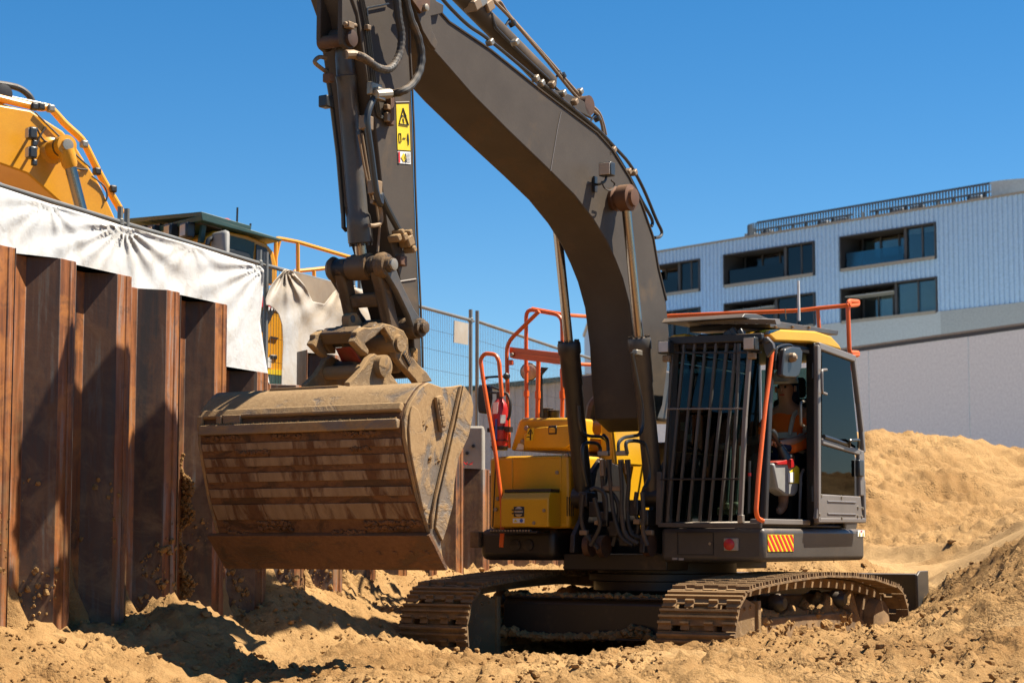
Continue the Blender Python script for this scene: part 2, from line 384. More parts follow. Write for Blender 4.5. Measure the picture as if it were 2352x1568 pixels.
# ---------------------------------------------------------------- ground
def q(x, y, Y): p = at(x, y, Y); return (p.x, p.y, p.z)
ctrl = [q(*a) for a in [
    (-60, 1447, 13.3), (0, 1441, 13.6), (120, 1444, 14.1), (250, 1434, 14.7), (340, 1410, 15.1), (400, 1388, 15.3), (430, 1382, 15.4), (490, 1406, 15.4),
    (540, 1446, 15.3), (620, 1500, 14.9), (750, 1510, 14.8), (880, 1506, 15.2), (200, 1500, 13.9), (430, 1470, 14.5), (330, 1520, 13.9),
    (-100, 1568, 12.7), (200, 1568, 13.2), (430, 1568, 13.4), (700, 1568, 13.5), (1000, 1568, 13.4), (1300, 1568, 13), (1700, 1568, 13), (2100, 1568, 12.6), (2352, 1568, 12),
    (47, 1446, 14.3), (200, 1450, 15.1), (330, 1440, 15.9), (450, 1430, 16.6), (520, 1420, 17),
    (620, 1320, 17.9), (700, 1328, 18.5), (800, 1318, 19.3), (900, 1308, 20.1), (1000, 1300, 21.1), (1120, 1305, 22.4), (1250, 1300, 24), (1350, 1300, 25.5),
    (650, 1400, 17.2), (800, 1415, 18), (900, 1405, 18.8), (950, 1480, 17.4), (1050, 1370, 20.4), (1150, 1350, 21.5),
    (1000, 1512, 17.8), (1160, 1505, 18.4), (1300, 1525, 17), (1450, 1505, 17.3), (1600, 1485, 16.5), (1800, 1472, 17.2), (2000, 1460, 19.0), (2110, 1408, 20.2),
    (1000, 1538, 15), (1300, 1540, 15), (1500, 1508, 15), (1700, 1500, 15.2), (1900, 1502, 15.5), (2050, 1488, 16),
    (2130, 1428, 18.8), (2239, 1393, 17.8), (2352, 1312, 16.9), (2450, 1270, 16.6), (2135, 1372, 21.2), (2180, 1336, 20.5), (2239, 1306, 19.8), (2352, 1250, 18.8), (2450, 1215, 18.2), (2200, 1475, 15.5), (2352, 1445, 14.5), (2352, 1505, 13),
    (2100, 1335, 22.4), (2200, 1290, 21.8), (2300, 1256, 21), (2040, 1306, 23.4), (2150, 1266, 24), (2257, 1252, 23.4), (2352, 1212, 22.8), (2150, 1222, 26), (2300, 1190, 25.5),
    (1990, 1292, 23), (1900, 1300, 22.5), (1750, 1308, 22.2), (1990, 1150, 27), (2150, 1160, 28), (2300, 1135, 29), (1990, 1008, 31), (2150, 1013, 31.5), (2300, 1021, 32),
    (2352, 1038, 32), (2500, 1060, 33), (1990, 1080, 29), (2250, 1075, 30.5)]]
ctrl += [(-1.25, 16.7, .22), (-1.75, 16.6, .28), (-.9, 16.4, .25), (1.8, 19.7, .12), (.8, 19, .12), (2.2, 21, .35),          (5, 37, 1.6), (11, 38, 1.6), (0, 34, 1.8), (15, 34, 1.8), (18, 24, 1.9), (14, 17, 1.2), (8, 12, .6), (-8, 9, .2), (8, 8, .1), (0, 8, .0), (-3, 9.6, .1), (0, 10, .1), (3, 10, .1), (-6, 12, .7)]
CP = np.array(ctrl)
def _tps(r2): return np.where(r2 > 1e-9, r2 * np.log(np.maximum(r2, 1e-9)), 0)
nC = len(CP); A_ = np.zeros((nC + 3, nC + 3))
D2 = (CP[:, None, 0] - CP[None, :, 0]) ** 2 + (CP[:, None, 1] - CP[None, :, 1]) ** 2
A_[:nC, :nC] = _tps(D2) + np.eye(nC) * 1e-3
A_[:nC, nC:] = np.c_[np.ones(nC), CP[:, :2]]; A_[nC:, :nC] = A_[:nC, nC:].T
WT = np.linalg.solve(A_, np.r_[CP[:, 2], 0, 0, 0])
def sm(a, b, t): t = np.clip((t - a) / (b - a), 0, 1); return t * t * (3 - 2 * t)
EXO, EXYAW = None, R(31.5)
EX = Frame((at(1755, 1290, 17.56).x - 1.47 * math.cos(EXYAW), 17.56 + 1.47 * math.sin(EXYAW), 0), EXYAW)
def pathmask(X, Y):                # strip driven flat by the machines
    lo = 4.42 + (21.2 - Y) * .17; hi = 5.1 + (24 - Y) * .87
    return sm(-.05, .3, X - lo) * sm(-.1, .5, hi - X) * sm(15, 16, Y) * (1 - sm(25, 26.5, Y))
def height(X, Y, noise=True):
    z = WT[nC] + WT[nC + 1] * X + WT[nC + 2] * Y
    for i in range(nC): z = z + WT[i] * _tps((X - CP[i, 0]) ** 2 + (Y - CP[i, 1]) ** 2)
    z = np.clip(z, -.2, 3.2)
    far = np.maximum(sm(34, 42, Y), sm(14, 20, np.abs(X))) * sm(6, 10, Y)
    z = z * (1 - far) + 1.0 * far; near = 1 - sm(7, 10.2, Y); z = z * (1 - near) - .1 * near
    if noise:
        flat = np.exp(-((X - 3.2) ** 2 / 3.0 + (Y - 15.4) ** 2 / .25))          # smooth driven strip in the foreground
        path = pathmask(X, Y)
        k = 1 - .8 * np.clip(flat + path, 0, 1)
        z = z + k * (.12 * fbm(X * 1.1, Y * 1.1, 4, 3) + .055 * fbm(X * 4.2, Y * 4.2, 4, 11, .6))
        cl = fbm(X * 9, Y * 9, 3, 21, .6); z = z + k * .04 * np.maximum(cl - .08, 0) * 2.2 * (Y < 30)
        z = z + k * .055 * fbm(X * 12, Y * 12, 3, 31, .75)
        # dozer ridges pressed into the bank and the tyre-marked path
        bank = sm(24.5, 26.5, Y) * (1 - sm(31, 34, Y)) * sm(1.5, 3.5, X)
        z = z + bank * k * (.15 * fbm(X * .8, Y * .8, 4, 91) + .12 * fbm(X * 1.6 + Y, Y * 4.5, 4, 95, .6))
        hx = X - (4.75 + (24 - Y) * .87)
        z = z + np.exp(-((hx + .25) / .30) ** 2) * sm(17, 18, Y) * (1 - sm(25, 27, Y)) * (.03 * np.sin(Y * 21 + X * 8) - .04)
        z = z + .10 * np.exp(-((hx - .25) / .22) ** 2) * sm(17, 18, Y) * (1 - sm(25, 27, Y))
    # retained ground behind the piles
    sd = (X - WA.x) * WN.x + (Y - WA.y) * WN.y
    ret = 1 - sm(-.45, -.10, sd)
    lvl = 1.95 + .1 * fbm(X * .8, Y * .8, 3, 5)
    ret = ret * (1 - sm(23.0, 26.0, Y) * .75)
    z = z * (1 - ret) + lvl * ret
    return z
def axis(segs):
    out = []
    for a, b, n in segs: out += list(np.linspace(a, b, n, endpoint=False))
    out.append(segs[-1][1]); return np.array(out)
gx = axis([(-900, -60, 8), (-60, -14, 12), (-14, -5, 45), (-5, 6.8, 330), (6.8, 12, 60), (12, 60, 16), (60, 900, 8)])
gy = axis([(-60, 6, 12), (6, 10.5, 25), (10.5, 20.5, 270), (20.5, 34, 150), (34, 60, 20), (60, 300, 12), (300, 2500, 8)])
XX, YY = np.meshgrid(gx, gy)
ZZ = height(XX, YY)
me = bpy.data.meshes.new('ground'); nx, ny = len(gx), len(gy)
co = np.stack([XX, YY, ZZ], -1).reshape(-1, 3).astype(np.float32)
idx = (np.arange(ny - 1)[:, None] * nx + np.arange(nx - 1)[None, :]).reshape(-1)
fc = np.stack([idx, idx + 1, idx + nx + 1, idx + nx], -1).astype(np.int32)
def fast_mesh(me, co, fc, smooth=True):
    me.vertices.add(len(co)); me.vertices.foreach_set('co', np.ascontiguousarray(co, dtype=np.float32).reshape(-1))
    k = fc.shape[1]; me.loops.add(fc.size); me.loops.foreach_set('vertex_index', np.ascontiguousarray(fc, dtype=np.int32).reshape(-1))
    me.polygons.add(len(fc)); me.polygons.foreach_set('loop_start', np.arange(0, fc.size, k, dtype=np.int32))
    me.polygons.foreach_set('use_smooth', [smooth] * len(fc)); me.update(calc_edges=True)
fast_mesh(me, co, fc)
pth = pathmask(XX, YY) + .7 * np.exp(-((XX - 3.0) ** 2 / 3.5 + (YY - 15.2 - .1 * np.sin(XX * 3)) ** 2 / .10))
bf = me.attributes.new('beyond', 'FLOAT', 'POINT'); bf.data.foreach_set('value', sm(16, 26, np.hypot(XX - 1, (YY - 20) * .8)).astype(np.float32).reshape(-1) * np.where(YY.reshape(-1) < 36, sm(9, 2, YY).reshape(-1) if 0 else 1, 1).astype(np.float32) * ((YY < 6) | ((np.abs(XX) > 13) & (YY < 34))).astype(np.float32).reshape(-1))
ca_ = me.attributes.new('compact', 'FLOAT', 'POINT'); ca_.data.foreach_set('value', np.clip(pth * (.6 + 1.6 * (fbm(XX * 2, YY * 2, 4, 55) + .25)), 0, 1).astype(np.float32).reshape(-1))
ground = bpy.data.objects.new('ground', me); COL.objects.link(ground); me.materials.append(M['sand']); ground['kind'] = 'structure'
def gz(x, y): return float(height(np.array([x]), np.array([y]))[0])

# loose clods lying on the sand (too many to count)
ICO = np.array([(0, 0, 1), (.89, 0, .45), (.28, .85, .45), (-.72, .53, .45), (-.72, -.53, .45), (.28, -.85, .45), (.72, .53, -.45), (-.28, .85, -.45), (-.89, 0, -.45), (-.28, -.85, -.45), (.72, -.53, -.45), (0, 0, -1)])
ICF = np.array([(0, 1, 2), (0, 2, 3), (0, 3, 4), (0, 4, 5), (0, 5, 1), (1, 6, 2), (2, 6, 7), (2, 7, 3), (3, 7, 8), (3, 8, 4), (4, 8, 9), (4, 9, 5), (5, 9, 10), (5, 10, 1), (1, 10, 6), (6, 11, 7), (7, 11, 8), (8, 11, 9), (9, 11, 10), (10, 11, 6)])
def clods(name, pts, rad, mat, parent=None, squash=.75):
    n = len(pts); P = np.asarray(pts)[:, None, :]; r = np.asarray(rad)[:, None, None]
    j = 1 + .38 * (np.random.rand(n, 12, 1) - .5) * 2
    a = np.random.rand(n) * 6.28; c, s = np.cos(a), np.sin(a)
    b = np.repeat(ICO[None], n, 0) * np.array([1, 1, squash]) * j * r
    bx = b[..., 0] * c[:, None] - b[..., 1] * s[:, None]; by = b[..., 0] * s[:, None] + b[..., 1] * c[:, None]
    b = np.stack([bx, by, b[..., 2]], -1) + P
    f = (ICF[None] + (np.arange(n) * 12)[:, None, None]).reshape(-1, 3)
    me = bpy.data.meshes.new(name); fast_mesh(me, b.reshape(-1, 3), f, False); me.materials.append(mat)
    o = bpy.data.objects.new(name, me); COL.objects.link(o); o['kind'] = 'stuff'
    if parent: o.parent = parent
    return o
N = 30000
cx = np.random.uniform(-4.6, 6.6, N); cy = 10.8 + np.random.rand(N) ** 1.2 * 13
dens = fbm(cx * 1.4, cy * 1.4, 3, 77) + .25 * (cx < 0) * (cy < 14)
rr_ = .005 + .010 * np.random.rand(N) + .03 * np.random.rand(N) ** 14
keep = (dens > -.08) & (pathmask(cx, cy) < .4) & ~((np.abs(cx - 3.2) < 2) & (np.abs(cy - 15.4) < .4)) & ((cx - WA.x) * WN.x + (cy - WA.y) * WN.y > .1)
cx, cy, rr_ = cx[keep], cy[keep], rr_[keep]
cl = clods('sand_clods', np.stack([cx, cy, height(cx, cy) + rr_ * .25], -1), rr_, M['sand'])
tag(cl, 'loose crumbs and clods of dry sand strewn over the ground', 'sand clods')

# ---------------------------------------------------------------- sheet pile wall
PER, WEB, DEP, FL = .755, .165, .18, .205
U0 = (14.23 - 14) / WD.y
wall = empty('sheet_pile_wall', wallp(0, 0, 0), math.atan2(WD.y, WD.x), 'rusty steel sheet pile wall running back from the left edge to behind the bucket', 'retaining wall')
# wall local frame: x along wall, y = left of travel (= -WN)
tops = {-2: (-90, 545), -1: (5, 557), 0: (80, 589.5), 1: (210, 625.5), 2: (340, 662), 3: (450, 691.5), 4: (560, 851), 5: (640, 882), 6: (700, 813), 7: (730, 824), 8: (800, 930), 9: (880, 960), 10: (960, 1000),
        11: (1060, 1076), 12: (1110, 1092), 13: (1170, 1110), 14: (1230, 1120), 15: (1290, 1150), 16: (1350, 1160), 17: (1390, 1160)}
pile_geo = {}
for i, (px, py) in tops.items():
    u0 = U0 + PER * i
    Yw = wallp(u0 + .05, .1).y
    zt = at(px, py, Yw).z
    jl = .01 * math.sin(i * 2.3)
    prof = [(u0 - PER + WEB + FL, DEP), (u0 - PER + 2 * WEB + FL, 0), (u0, 0), (u0 + WEB, DEP + jl), (u0 + WEB + FL - .004, DEP + jl)]
    th = .014
    g = G()
    inner = [(a, b) for a, b in prof]
    outer = [(a + (0.0 if k in (0, 4) else 0), b + th) for k, (a, b) in enumerate(prof)]
    poly = inner + outer[::-1]
    g.prismz([(a, -b) for a, b in poly], -0.6, zt)
    p = g.build('sheet_pile', M['rust'], wall, .006, ang=25)
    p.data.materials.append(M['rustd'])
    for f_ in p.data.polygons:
        if abs(f_.normal.z) < .5 and abs(f_.normal.y) < .97 and f_.area > .05: f_.material_index = 1  # web faces take a darker tone than the flanges
    # interlock clutch rolled into the front flange
    g = G(); uc = u0 + WEB + .125
    g.prismz([(uc - .012, -DEP - th - .001 - jl), (uc + .03, -DEP - th - .001 - jl), (uc + .024, -DEP - th - .016 - jl), (uc - .002, -DEP - th - .012 - jl)], -.6, zt - .002)
    g.build('interlock', M['rust'], p, .003)
# earth left sticking to the steel and slumped against its foot
pts = []; rad = []
for i in range(-1, 9):
    u0 = U0 + PER * i
    zb = gz(wallp(u0 + .1, .3).x, wallp(u0 + .1, .3).y)
    for k in range(240):
        t = random.random() ** 1.5; seg = random.random()
        if seg < .62: s_ = random.random(); u, v = u0 + WEB * s_, DEP * s_ + .02
        elif seg < .85: u, v = u0 - random.random() * .25, .02
        else: u, v = u0 + WEB + random.random() * FL, DEP + .018
        z = zb - .05 + t * (1.7 if i in (3, 4) else 1.15)
        if fbm(np.array([u * 3.1]), np.array([z * 2.3]), 3, 9)[0] < .02 + .16 * t: continue
        pts.append((u, -v - .012 * 0, z)); rad.append(.006 + .022 * random.random() ** 3)
    if i == 3:
        for k in range(1500):       # thick cake left in the corner of this pan
            z = zb + .35 + random.random() * 1.15; wv = .05 + .05 * math.sin(z * 9) + .03 * math.sin(z * 23)
            pts.append((u0 - .03 + random.random() * wv * .6, -.015 - random.random() * wv, z)); rad.append(.006 + .012 * random.random() ** 2)
    for k in range(0):             # slump in the pan
        h_ = random.random() * (.32 if i != 1 else .5)
        u = u0 - random.random() * .22 * (1 - h_); v = random.random() * .16 * (1 - h_ * 1.4)
        pts.append((u, -.01 - max(v, 0), zb + h_)); rad.append(.03 + .03 * random.random())
c_ = clods('caked_earth', pts, rad, M['sand'], wall, 1.1)
for i in range(-1, 10):            # sand drifted up into each pan
    u0 = U0 + PER * i; w0 = wallp(u0 - .05, .2); zb = gz(w0.x, w0.y) - .25
    Hh = .25 + (.52, .34, .75, .40, .62, .45, .6, .4, .5, .45, .5)[i + 1]; g = G(); na, nb = 16, 14; vs = []; fs = []
    for a in range(na + 1):
        s_ = a / na; uu = u0 - .30 + .36 * s_
        hh = Hh * (math.sin(math.pi * min(1, s_ * 1.0)) ** .8) * (.8 + .5 * float(vnoise(np.array([uu * 9.0]), np.array([i * 3.0]), 3)[0]))
        vb = max(0, (uu - u0) / WEB) * DEP
        for b in range(nb + 1):
            t = b / nb; z = zb + hh * t; th = .30 * (1 - t) ** 1.3 * math.sin(math.pi * s_) ** .5 + .006 + .03 * float(vnoise(np.array([uu * 16.0]), np.array([z * 14.0]), 8)[0])
            vs.append((uu + .02 * math.sin(z * 11 + i), -(vb + .012 + max(th, 0)), z))
    for a in range(na):
        for b in range(nb): k = a * (nb + 1) + b; fs.append((k, k + 1, k + nb + 2, k + nb + 1))
    g.add(vs, fs); d_ = g.build('sand_drift', M['sand'], wall, ang=80); d_['kind'] = 'stuff'

# ---------------------------------------------------------------- temporary fence on the retained ground
FX0, FY0, FK = -4.1414, 16.2, .362
FD = Vector((FK, 1, 0)).normalized(); FN = Vector((FD.y, -FD.x, 0))
def fence_hit(x, y, off=0.0):
    r = ray(x, y); a, b = r.x, r.y
    X0 = FX0 + FN.x * off; Y0 = FY0 + FN.y * off
    t = (X0 - FK * Y0) / (a - FK * b)
    return Vector((0, 0, CAM_H)) + r * t
def fence_Y(Y): return Vector((FX0 + FK * (Y - FY0), Y, 0))
rails = [(-250, 350), (0, 425), (115, 462), (285, 513), (440, 556), (605, 608), (800, 660), (965, 704), (1080, 735), (1098, 738), (1300, 806), (1372, 826), (1560, 885)]
def rail_py(px):
    for (a, b), (c, d) in zip(rails, rails[1:]):
        if a <= px <= c: return b + (d - b) * (px - a) / (c - a)
joints = [-150, 283, 603, 818, 1088, 1300, 1480]
labs = ['temporary wire fence panel behind the white tarp at the left edge', 'temporary wire fence panel behind the white tarp below the yellow excavator cab',
        'temporary wire fence panel behind the dirty tarp with the yellow body showing through its gap', 'bare temporary fence panel just right of the arm carrying a small blank board',
        'bare temporary fence panel behind the orange handrails', 'temporary fence panel mostly hidden behind the boom']
for k in range(len(joints) - 1):
    xa, xb = joints[k] + 8, joints[k + 1] - 7
    pa = fence_hit(xa, rail_py(xa)); pb = fence_hit(xb, rail_py(xb))
    e = empty('fence_panel', (pa.x, pa.y, pa.z - 2.1), math.atan2(pb.y - pa.y, pb.x - pa.x), labs[k], 'fence', 'temporary fence panels')
    Ln = (pb - pa).xy.length; dz = pb.z - pa.z; H = 2.1
    for s_, nm in ((0, 0), (1, 1)):
        G().cyl((Ln * s_, 0, dz * s_ - .05), (Ln * s_, 0, H + dz * s_ + .14), .026, 10).build('post', M['galv'], e)
    G().cyl((0.0, 0, H), (Ln, 0, H + dz), .022, 10).build('top_rail', M['galv'], e)
    G().cyl((0.0, 0, .12), (Ln, 0, .12 + dz), .022, 10).build('bottom_rail', M['galv'], e)
    g = G(); nw = int(Ln / .062)
    for j in range(1, nw):
        t = j / nw; x_ = Ln * t; g.tube([(x_, 0, .12 + dz * t), (x_, 0, H + dz * t)], .0028, 3)
    for j in range(1, 8): g.tube([(0, .004, .12 + 1.98 * j / 8), (Ln, .004, .12 + 1.98 * j / 8 + dz)], .0028, 3)
    o = g.build('wire_mesh', M['galv'], e); o['kind'] = 'stuff'
    # coupler clamp holding this panel to the next
    g = G(); g.rev((Ln, 0, H + dz + .0), (0, 0, 1), [(-.03, .036), (.03, .036)], 12); g.cyl((Ln, 0, H + dz), (Ln + .13, 0, H + dz), .014, 8)
    g.build('clamp', M['galv'], e, .004)
    if k == 3:
        c3 = crop(1500, 1100, 2.614)
        qd = [fence_hit(*c3(*p), off=.03) for p in ((535, 265), (672, 295), (668, 505), (530, 480))]
        inv = Matrix.Translation((pa.x, pa.y, pa.z - 2.1)) @ Matrix.Rotation(e.rotation_euler.z, 4, 'Z'); inv.invert()
        bo = G().slab([p for p in qd], FN * -.008).build('blank_board', M['concrete'], None)
        tag(bo, 'small blank pale board wired to the top of the fence', 'board')
        g = G()
        for a, b in (((1098 - 4, 738), (1115, 690)),):
            pass

# ---------------------------------------------------------------- tarps on the fence
def tarp_mat(name='white_tarp', k=1.0, dirt=0.0):
    m, n, b, o = nodes(name)
    v = _tc(n); a = _noise(n, v, 1.1, 9, .68, .6); c = _noise(n, v, 5, 9, .72, .4)
    sp = n.nodes.new('ShaderNodeTexCoord'); sx = n.nodes.new('ShaderNodeSeparateXYZ'); n.links.new(sp.outputs['Object'], sx.inputs[0])
    col = _mix(n, _ramp(n, a, [(.42 - dirt * .12, 0.0), (.72 - dirt * .1, .55 + dirt * .4)]), (0.79 * k, 0.80 * k, 0.81 * k), (0.66 * k, 0.58 * k * (1 - dirt * .1), 0.49 * k * (1 - dirt * .25)))
    col = _mix(n, _ramp(n, c, [(.50, 0.0), (.68, .4)]), col, (0.44, 0.36, 0.27))
    n.links.new(col, b.inputs['Base Color']); b.inputs['Roughness'].default_value = .6; b.inputs['Specular IOR Level'].default_value = .25
    tr = n.nodes.new('ShaderNodeBsdfTranslucent'); n.links.new(col, tr.inputs[0]); mx = n.nodes.new('ShaderNodeMixShader'); mx.inputs[0].default_value = .22
    n.links.new(b.outputs[0], mx.inputs[1]); n.links.new(tr.outputs[0], mx.inputs[2]); n.links.new(mx.outputs[0], o.inputs[0])
    _bump(n, _noise(n, v, 7, 7, .65, 1.2), .4, .02, b)
    return m
M['tarp'] = tarp_mat(); M['tarp2'] = tarp_mat('soiled_tarp', .80, 1.0)
M['tarpd'] = paint('brown_tarp_back', (0.30, 0.23, 0.16), (0.22, 0.16, 0.11), .8, 0, .2, 3, 0, .3)  # flap brown, set darker than the tarp
def lerp_poly(P, x):
    if x <= P[0][0]: return P[0][1]
    for (a, b), (c, d) in zip(P, P[1:]):
        if x <= c: return b + (d - b) * (x - a) / (c - a)
    return P[-1][1]
def tarp(name, left, right, top, bot, ties, label, nu=150, nv=60, off=.07, mat='tarp'):
    vs = []; fs = []
    for j in range(nv + 1):
        t = j / nv
        for i in range(nu + 1):
            a = i / nu
            yl, yr = top[0][1], top[-1][1]
            # picture-space layout only sets extents along / down the fence plane
            ya = lerp_poly(top, left[0][0] + (right[0][0] - left[0][0]) * a)
            y = ya + (bot - ya) * t
            xl, xr = lerp_poly([(p[1], p[0]) for p in left], y), lerp_poly([(p[1], p[0]) for p in right], y)
            x = xl + (xr - xl) * a
            y = lerp_poly(top, x) * (1 - t) + bot * t
            d = 0
            for tx, ty, am, kk in ties:
                dx, dy = x - tx, y - ty; rr = math.hypot(dx, dy) + 1
                an = math.atan2(dy, dx)
                d += am * math.cos(an * kk + tx) * math.exp(-rr / 150) * min(1, rr / 18)
            d += .025 * float(vnoise(np.array([x / 46.0]), np.array([y / 110.0]), 4)[0]) + .02 * float(vnoise(np.array([x / 17.0 + y / 60]), np.array([y / 40.0]), 8)[0])
            vs.append(fence_hit(x, y, off + d * .38))
    for j in range(nv):
        for i in range(nu):
            k = j * (nu + 1) + i; fs.append((k, k + nu + 1, k + nu + 2, k + 1))
    g = G(); g.add(vs, fs)
    base = fence_hit((left[-1][0] + right[-1][0]) / 2, bot, off)
    o = g.build(name, M[mat], None, ang=80)
    so_ = o.modifiers.new('thick', 'SOLIDIFY'); so_.thickness = .003
    tag(o, label, 'tarp'); return o
tarp('tarp', [(-150, 380), (-150, 900)], [(607, 606), (603, 690), (597, 745), (606, 800), (622, 900)],
     [(-150, 382), (0, 430), (115, 468), (200, 492), (283, 519), (340, 534), (440, 562), (520, 588), (600, 612), (607, 622)], 900,
     [(285, 520, .05, 17), (605, 612, .05, 15), (115, 466, .028, 13), (440, 560, .018, 11)], 'long white tarp tied over the fence above the rusty sheet piles', 170, 60)
t2 = tarp('tarp', [(652, 620), (625, 636), (610, 655), (611, 674), (627, 696), (640, 717), (648, 745), (650, 790), (646, 900)], [(885, 680), (885, 900)],
     [(607, 660), (618, 641), (635, 628), (655, 617), (672, 622), (700, 655), (718, 692), (745, 698), (765, 672), (785, 652), (830, 664), (885, 682)], 900,
     [(656, 618, .06, 15), (785, 648, .05, 13)], 'creased dirty white tarp hanging on the fence behind the bucket linkage', 120, 60, .09, 'tarp2')
g = G(); fl = [(660, 622), (700, 632), (740, 643), (787, 651), (772, 700), (746, 722), (716, 722), (690, 690)]
g.slab([fence_hit(x, y, .045) for x, y in fl], FN * .004)
fo = g.build('folded_flap', M['tarpd'], t2)

# ---------------------------------------------------------------- concrete blocks behind the piles
p = at(1105, 1000, 25.5)
e = G()
cb = crop(1650, 1080, 1.452)
c0 = at(1040, 978, 25.0); c1 = at(1112, 988, 25.0)
e.box(((c0.x + c1.x) / 2, 25.4, 1.9), (c1.x - c0.x, .8, 2 * (c0.z - 1.9)))
cbk = e.build('concrete_block', M['concrete'], None, .03)
tag(cbk, 'pale concrete block standing behind the sheet piles right of the bucket', 'concrete block')
for x_, y_ in ((1073, 1000), (1087, 1024), (1073, 1040)):
    h = at(x_, y_, 25.0); G().cyl((h.x, 24.97, h.z), (h.x, 25.02, h.z), .022, 10).build('lifting_hole', M['ink'], cbk)
g = G()
for k in range(7):
    b_ = at(1046 + k * 5, 1069 + 4 * math.sin(k * 2), wallp(U0 + PER * 11, .1).y)
    for j in range(3): g.bar(b_, b_ + Vector((random.uniform(-.06, .06), random.uniform(-.05, .05), random.uniform(.01, .04))), .003, .008)
sc_ = g.build('plastic_scraps', M['stickred'], None); tag(sc_, 'red torn plastic scraps on top of a sheet pile right of the bucket', 'scraps', kind='stuff')

# ---------------------------------------------------------------- buildings
KA = 1.0
M['clad'] = plain('pale_blue_grey_cladding', (0.38, 0.57, 0.78), .55)
M['band'] = plain('grey_render', (0.42, 0.47, 0.49), .8)
M['band2'] = plain('grey_ribbed_render', (0.34, 0.375, 0.385), .8)
M['wpanel'] = plain('white_precast_panel', (0.85, 0.935, 0.95), .8)
M['trim'] = plain('dark_window_frame', (0.05, 0.05, 0.052), .5)
M['trimtan'] = plain('sill_flashing', (0.30, 0.27, 0.22), .6)
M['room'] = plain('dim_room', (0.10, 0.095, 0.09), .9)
M['blind'] = plain('roller_blind', (0.62, 0.64, 0.62), .8)
M['win'] = glass('window_glass', (0.55, 0.62, 0.62), .9)
M['balu'] = glass('balustrade_glass', (0.30, 0.52, 0.58), .8)
M['screen'] = plain('dark_screen_slat', (0.07, 0.085, 0.10), .5)
M['shed'] = plain('grey_corrugated_steel', (0.42, 0.42, 0.43), .55)
M['shedroof'] = plain('dark_green_gutter', (0.02, 0.06, 0.055), .5)
KA = .80
BT = Vector((-.63, .777, 0)).normalized(); BN = Vector((-BT.y, BT.x, 0))   # BN faces the camera side
if BN.y > 0: BN = -BN
BO = at(2352, 1241, 105); BO.z = 0
c5 = crop(2400, 650, 1.6333)
def fac(x, y, off=0.0):
    r = ray(x, y); o_ = BO + BN * off
    # (cam + r t - o).BN = 0
    t = (o_ - Vector((0, 0, CAM_H))).dot(BN) / r.dot(BN)
    p = Vector((0, 0, CAM_H)) + r * t
    return (p - BO).dot(BT), p.z
def rect(a, b, c, d):             # four traced corners -> level rectangle s0,s1,z0,z1 (s grows to the left)
    A, B, C_, D = [fac(*c5(*k)) for k in (a, b, c, d)]
    return (B[0] + C_[0]) / 2, (A[0] + D[0]) / 2, (C_[1] + D[1]) / 2, (A[1] + B[1]) / 2
bld = empty('apartment_building', BO, math.atan2(BT.y, BT.x), 'pale ribbed metal clad apartment block with recessed balconies on the right skyline', 'building')
# local: x = s (leftwards away), y : camera side is +y if BT x up ...
sgn = 1 if Vector((-BT.y, BT.x, 0)).dot(BN) > 0 else -1
def bp(s_, off, z): return (s_, sgn * off, z)
zt = np.mean([fac(*c5(*k))[1] for k in ((120, 470), (1200, 310), (2352, 140))])
zb = np.mean([fac(*c5(*k))[1] for k in ((1260, 912), (1800, 848), (2352, 785))])
wins = [rect((1230, 400), (1805, 318), (1810, 515), (1232, 592)), rect((520, 505), (1062, 425), (1070, 612), (525, 688)), rect((-40, 582), (362, 525), (370, 712), (-30, 772)),
        rect((1240, 712), (1825, 630), (1825, 838), (1260, 912)), rect((525, 810), (1070, 735), (1075, 945), (530, 1010)), rect((-40, 880), (370, 825), (375, 1030), (-30, 1085))]
row1 = (np.mean([w_[2] for w_ in wins[:3]]), np.mean([w_[3] for w_ in wins[:3]])); row2 = (np.mean([w_[2] for w_ in wins[3:]]), np.mean([w_[3] for w_ in wins[3:]]))
cols = [((wins[k][0] + wins[k + 3][0]) / 2, (wins[k][1] + wins[k + 3][1]) / 2) for k in range(3)]
S0, S1 = -9.0, cols[2][1] + .8
def ribbed(s0, s1, z0, z1):
    g = G(); st = .33; prof = [(s0, 0)]
    for k in range(int(s0 / st) - 2, int(s1 / st) + 2):
        a = k * st; prof += [p for p in ((a, 0), (a + st * .5, 0), (a + st * .60, .085), (a + st * .88, .085)) if s0 + .01 < p[0] < s1 - .01]
    prof.append((s1, 0))
    vs = [bp(a, b, z) for z in (z0, z1) for a, b in prof]; m = len(prof)
    g.add(vs, [(k, k + 1, m + k + 1, m + k) for k in range(m - 1)])
    return g.build('cladding', M['clad'], bld, smooth=False)
zs = [zb, row2[0], row2[1], row1[0], row1[1], zt]
row2b = max(row2[0], zb)
ribbed(S0, S1, row1[1], zt); ribbed(S0, S1, row2[1], row1[0])
edges = [S0] + [e_ for c in cols for e_ in c] + [S1]
for k in range(0, len(edges), 2):
    ribbed(edges[k], edges[k + 1], row1[0], row1[1]); ribbed(edges[k], edges[k + 1], zb, row2[1])
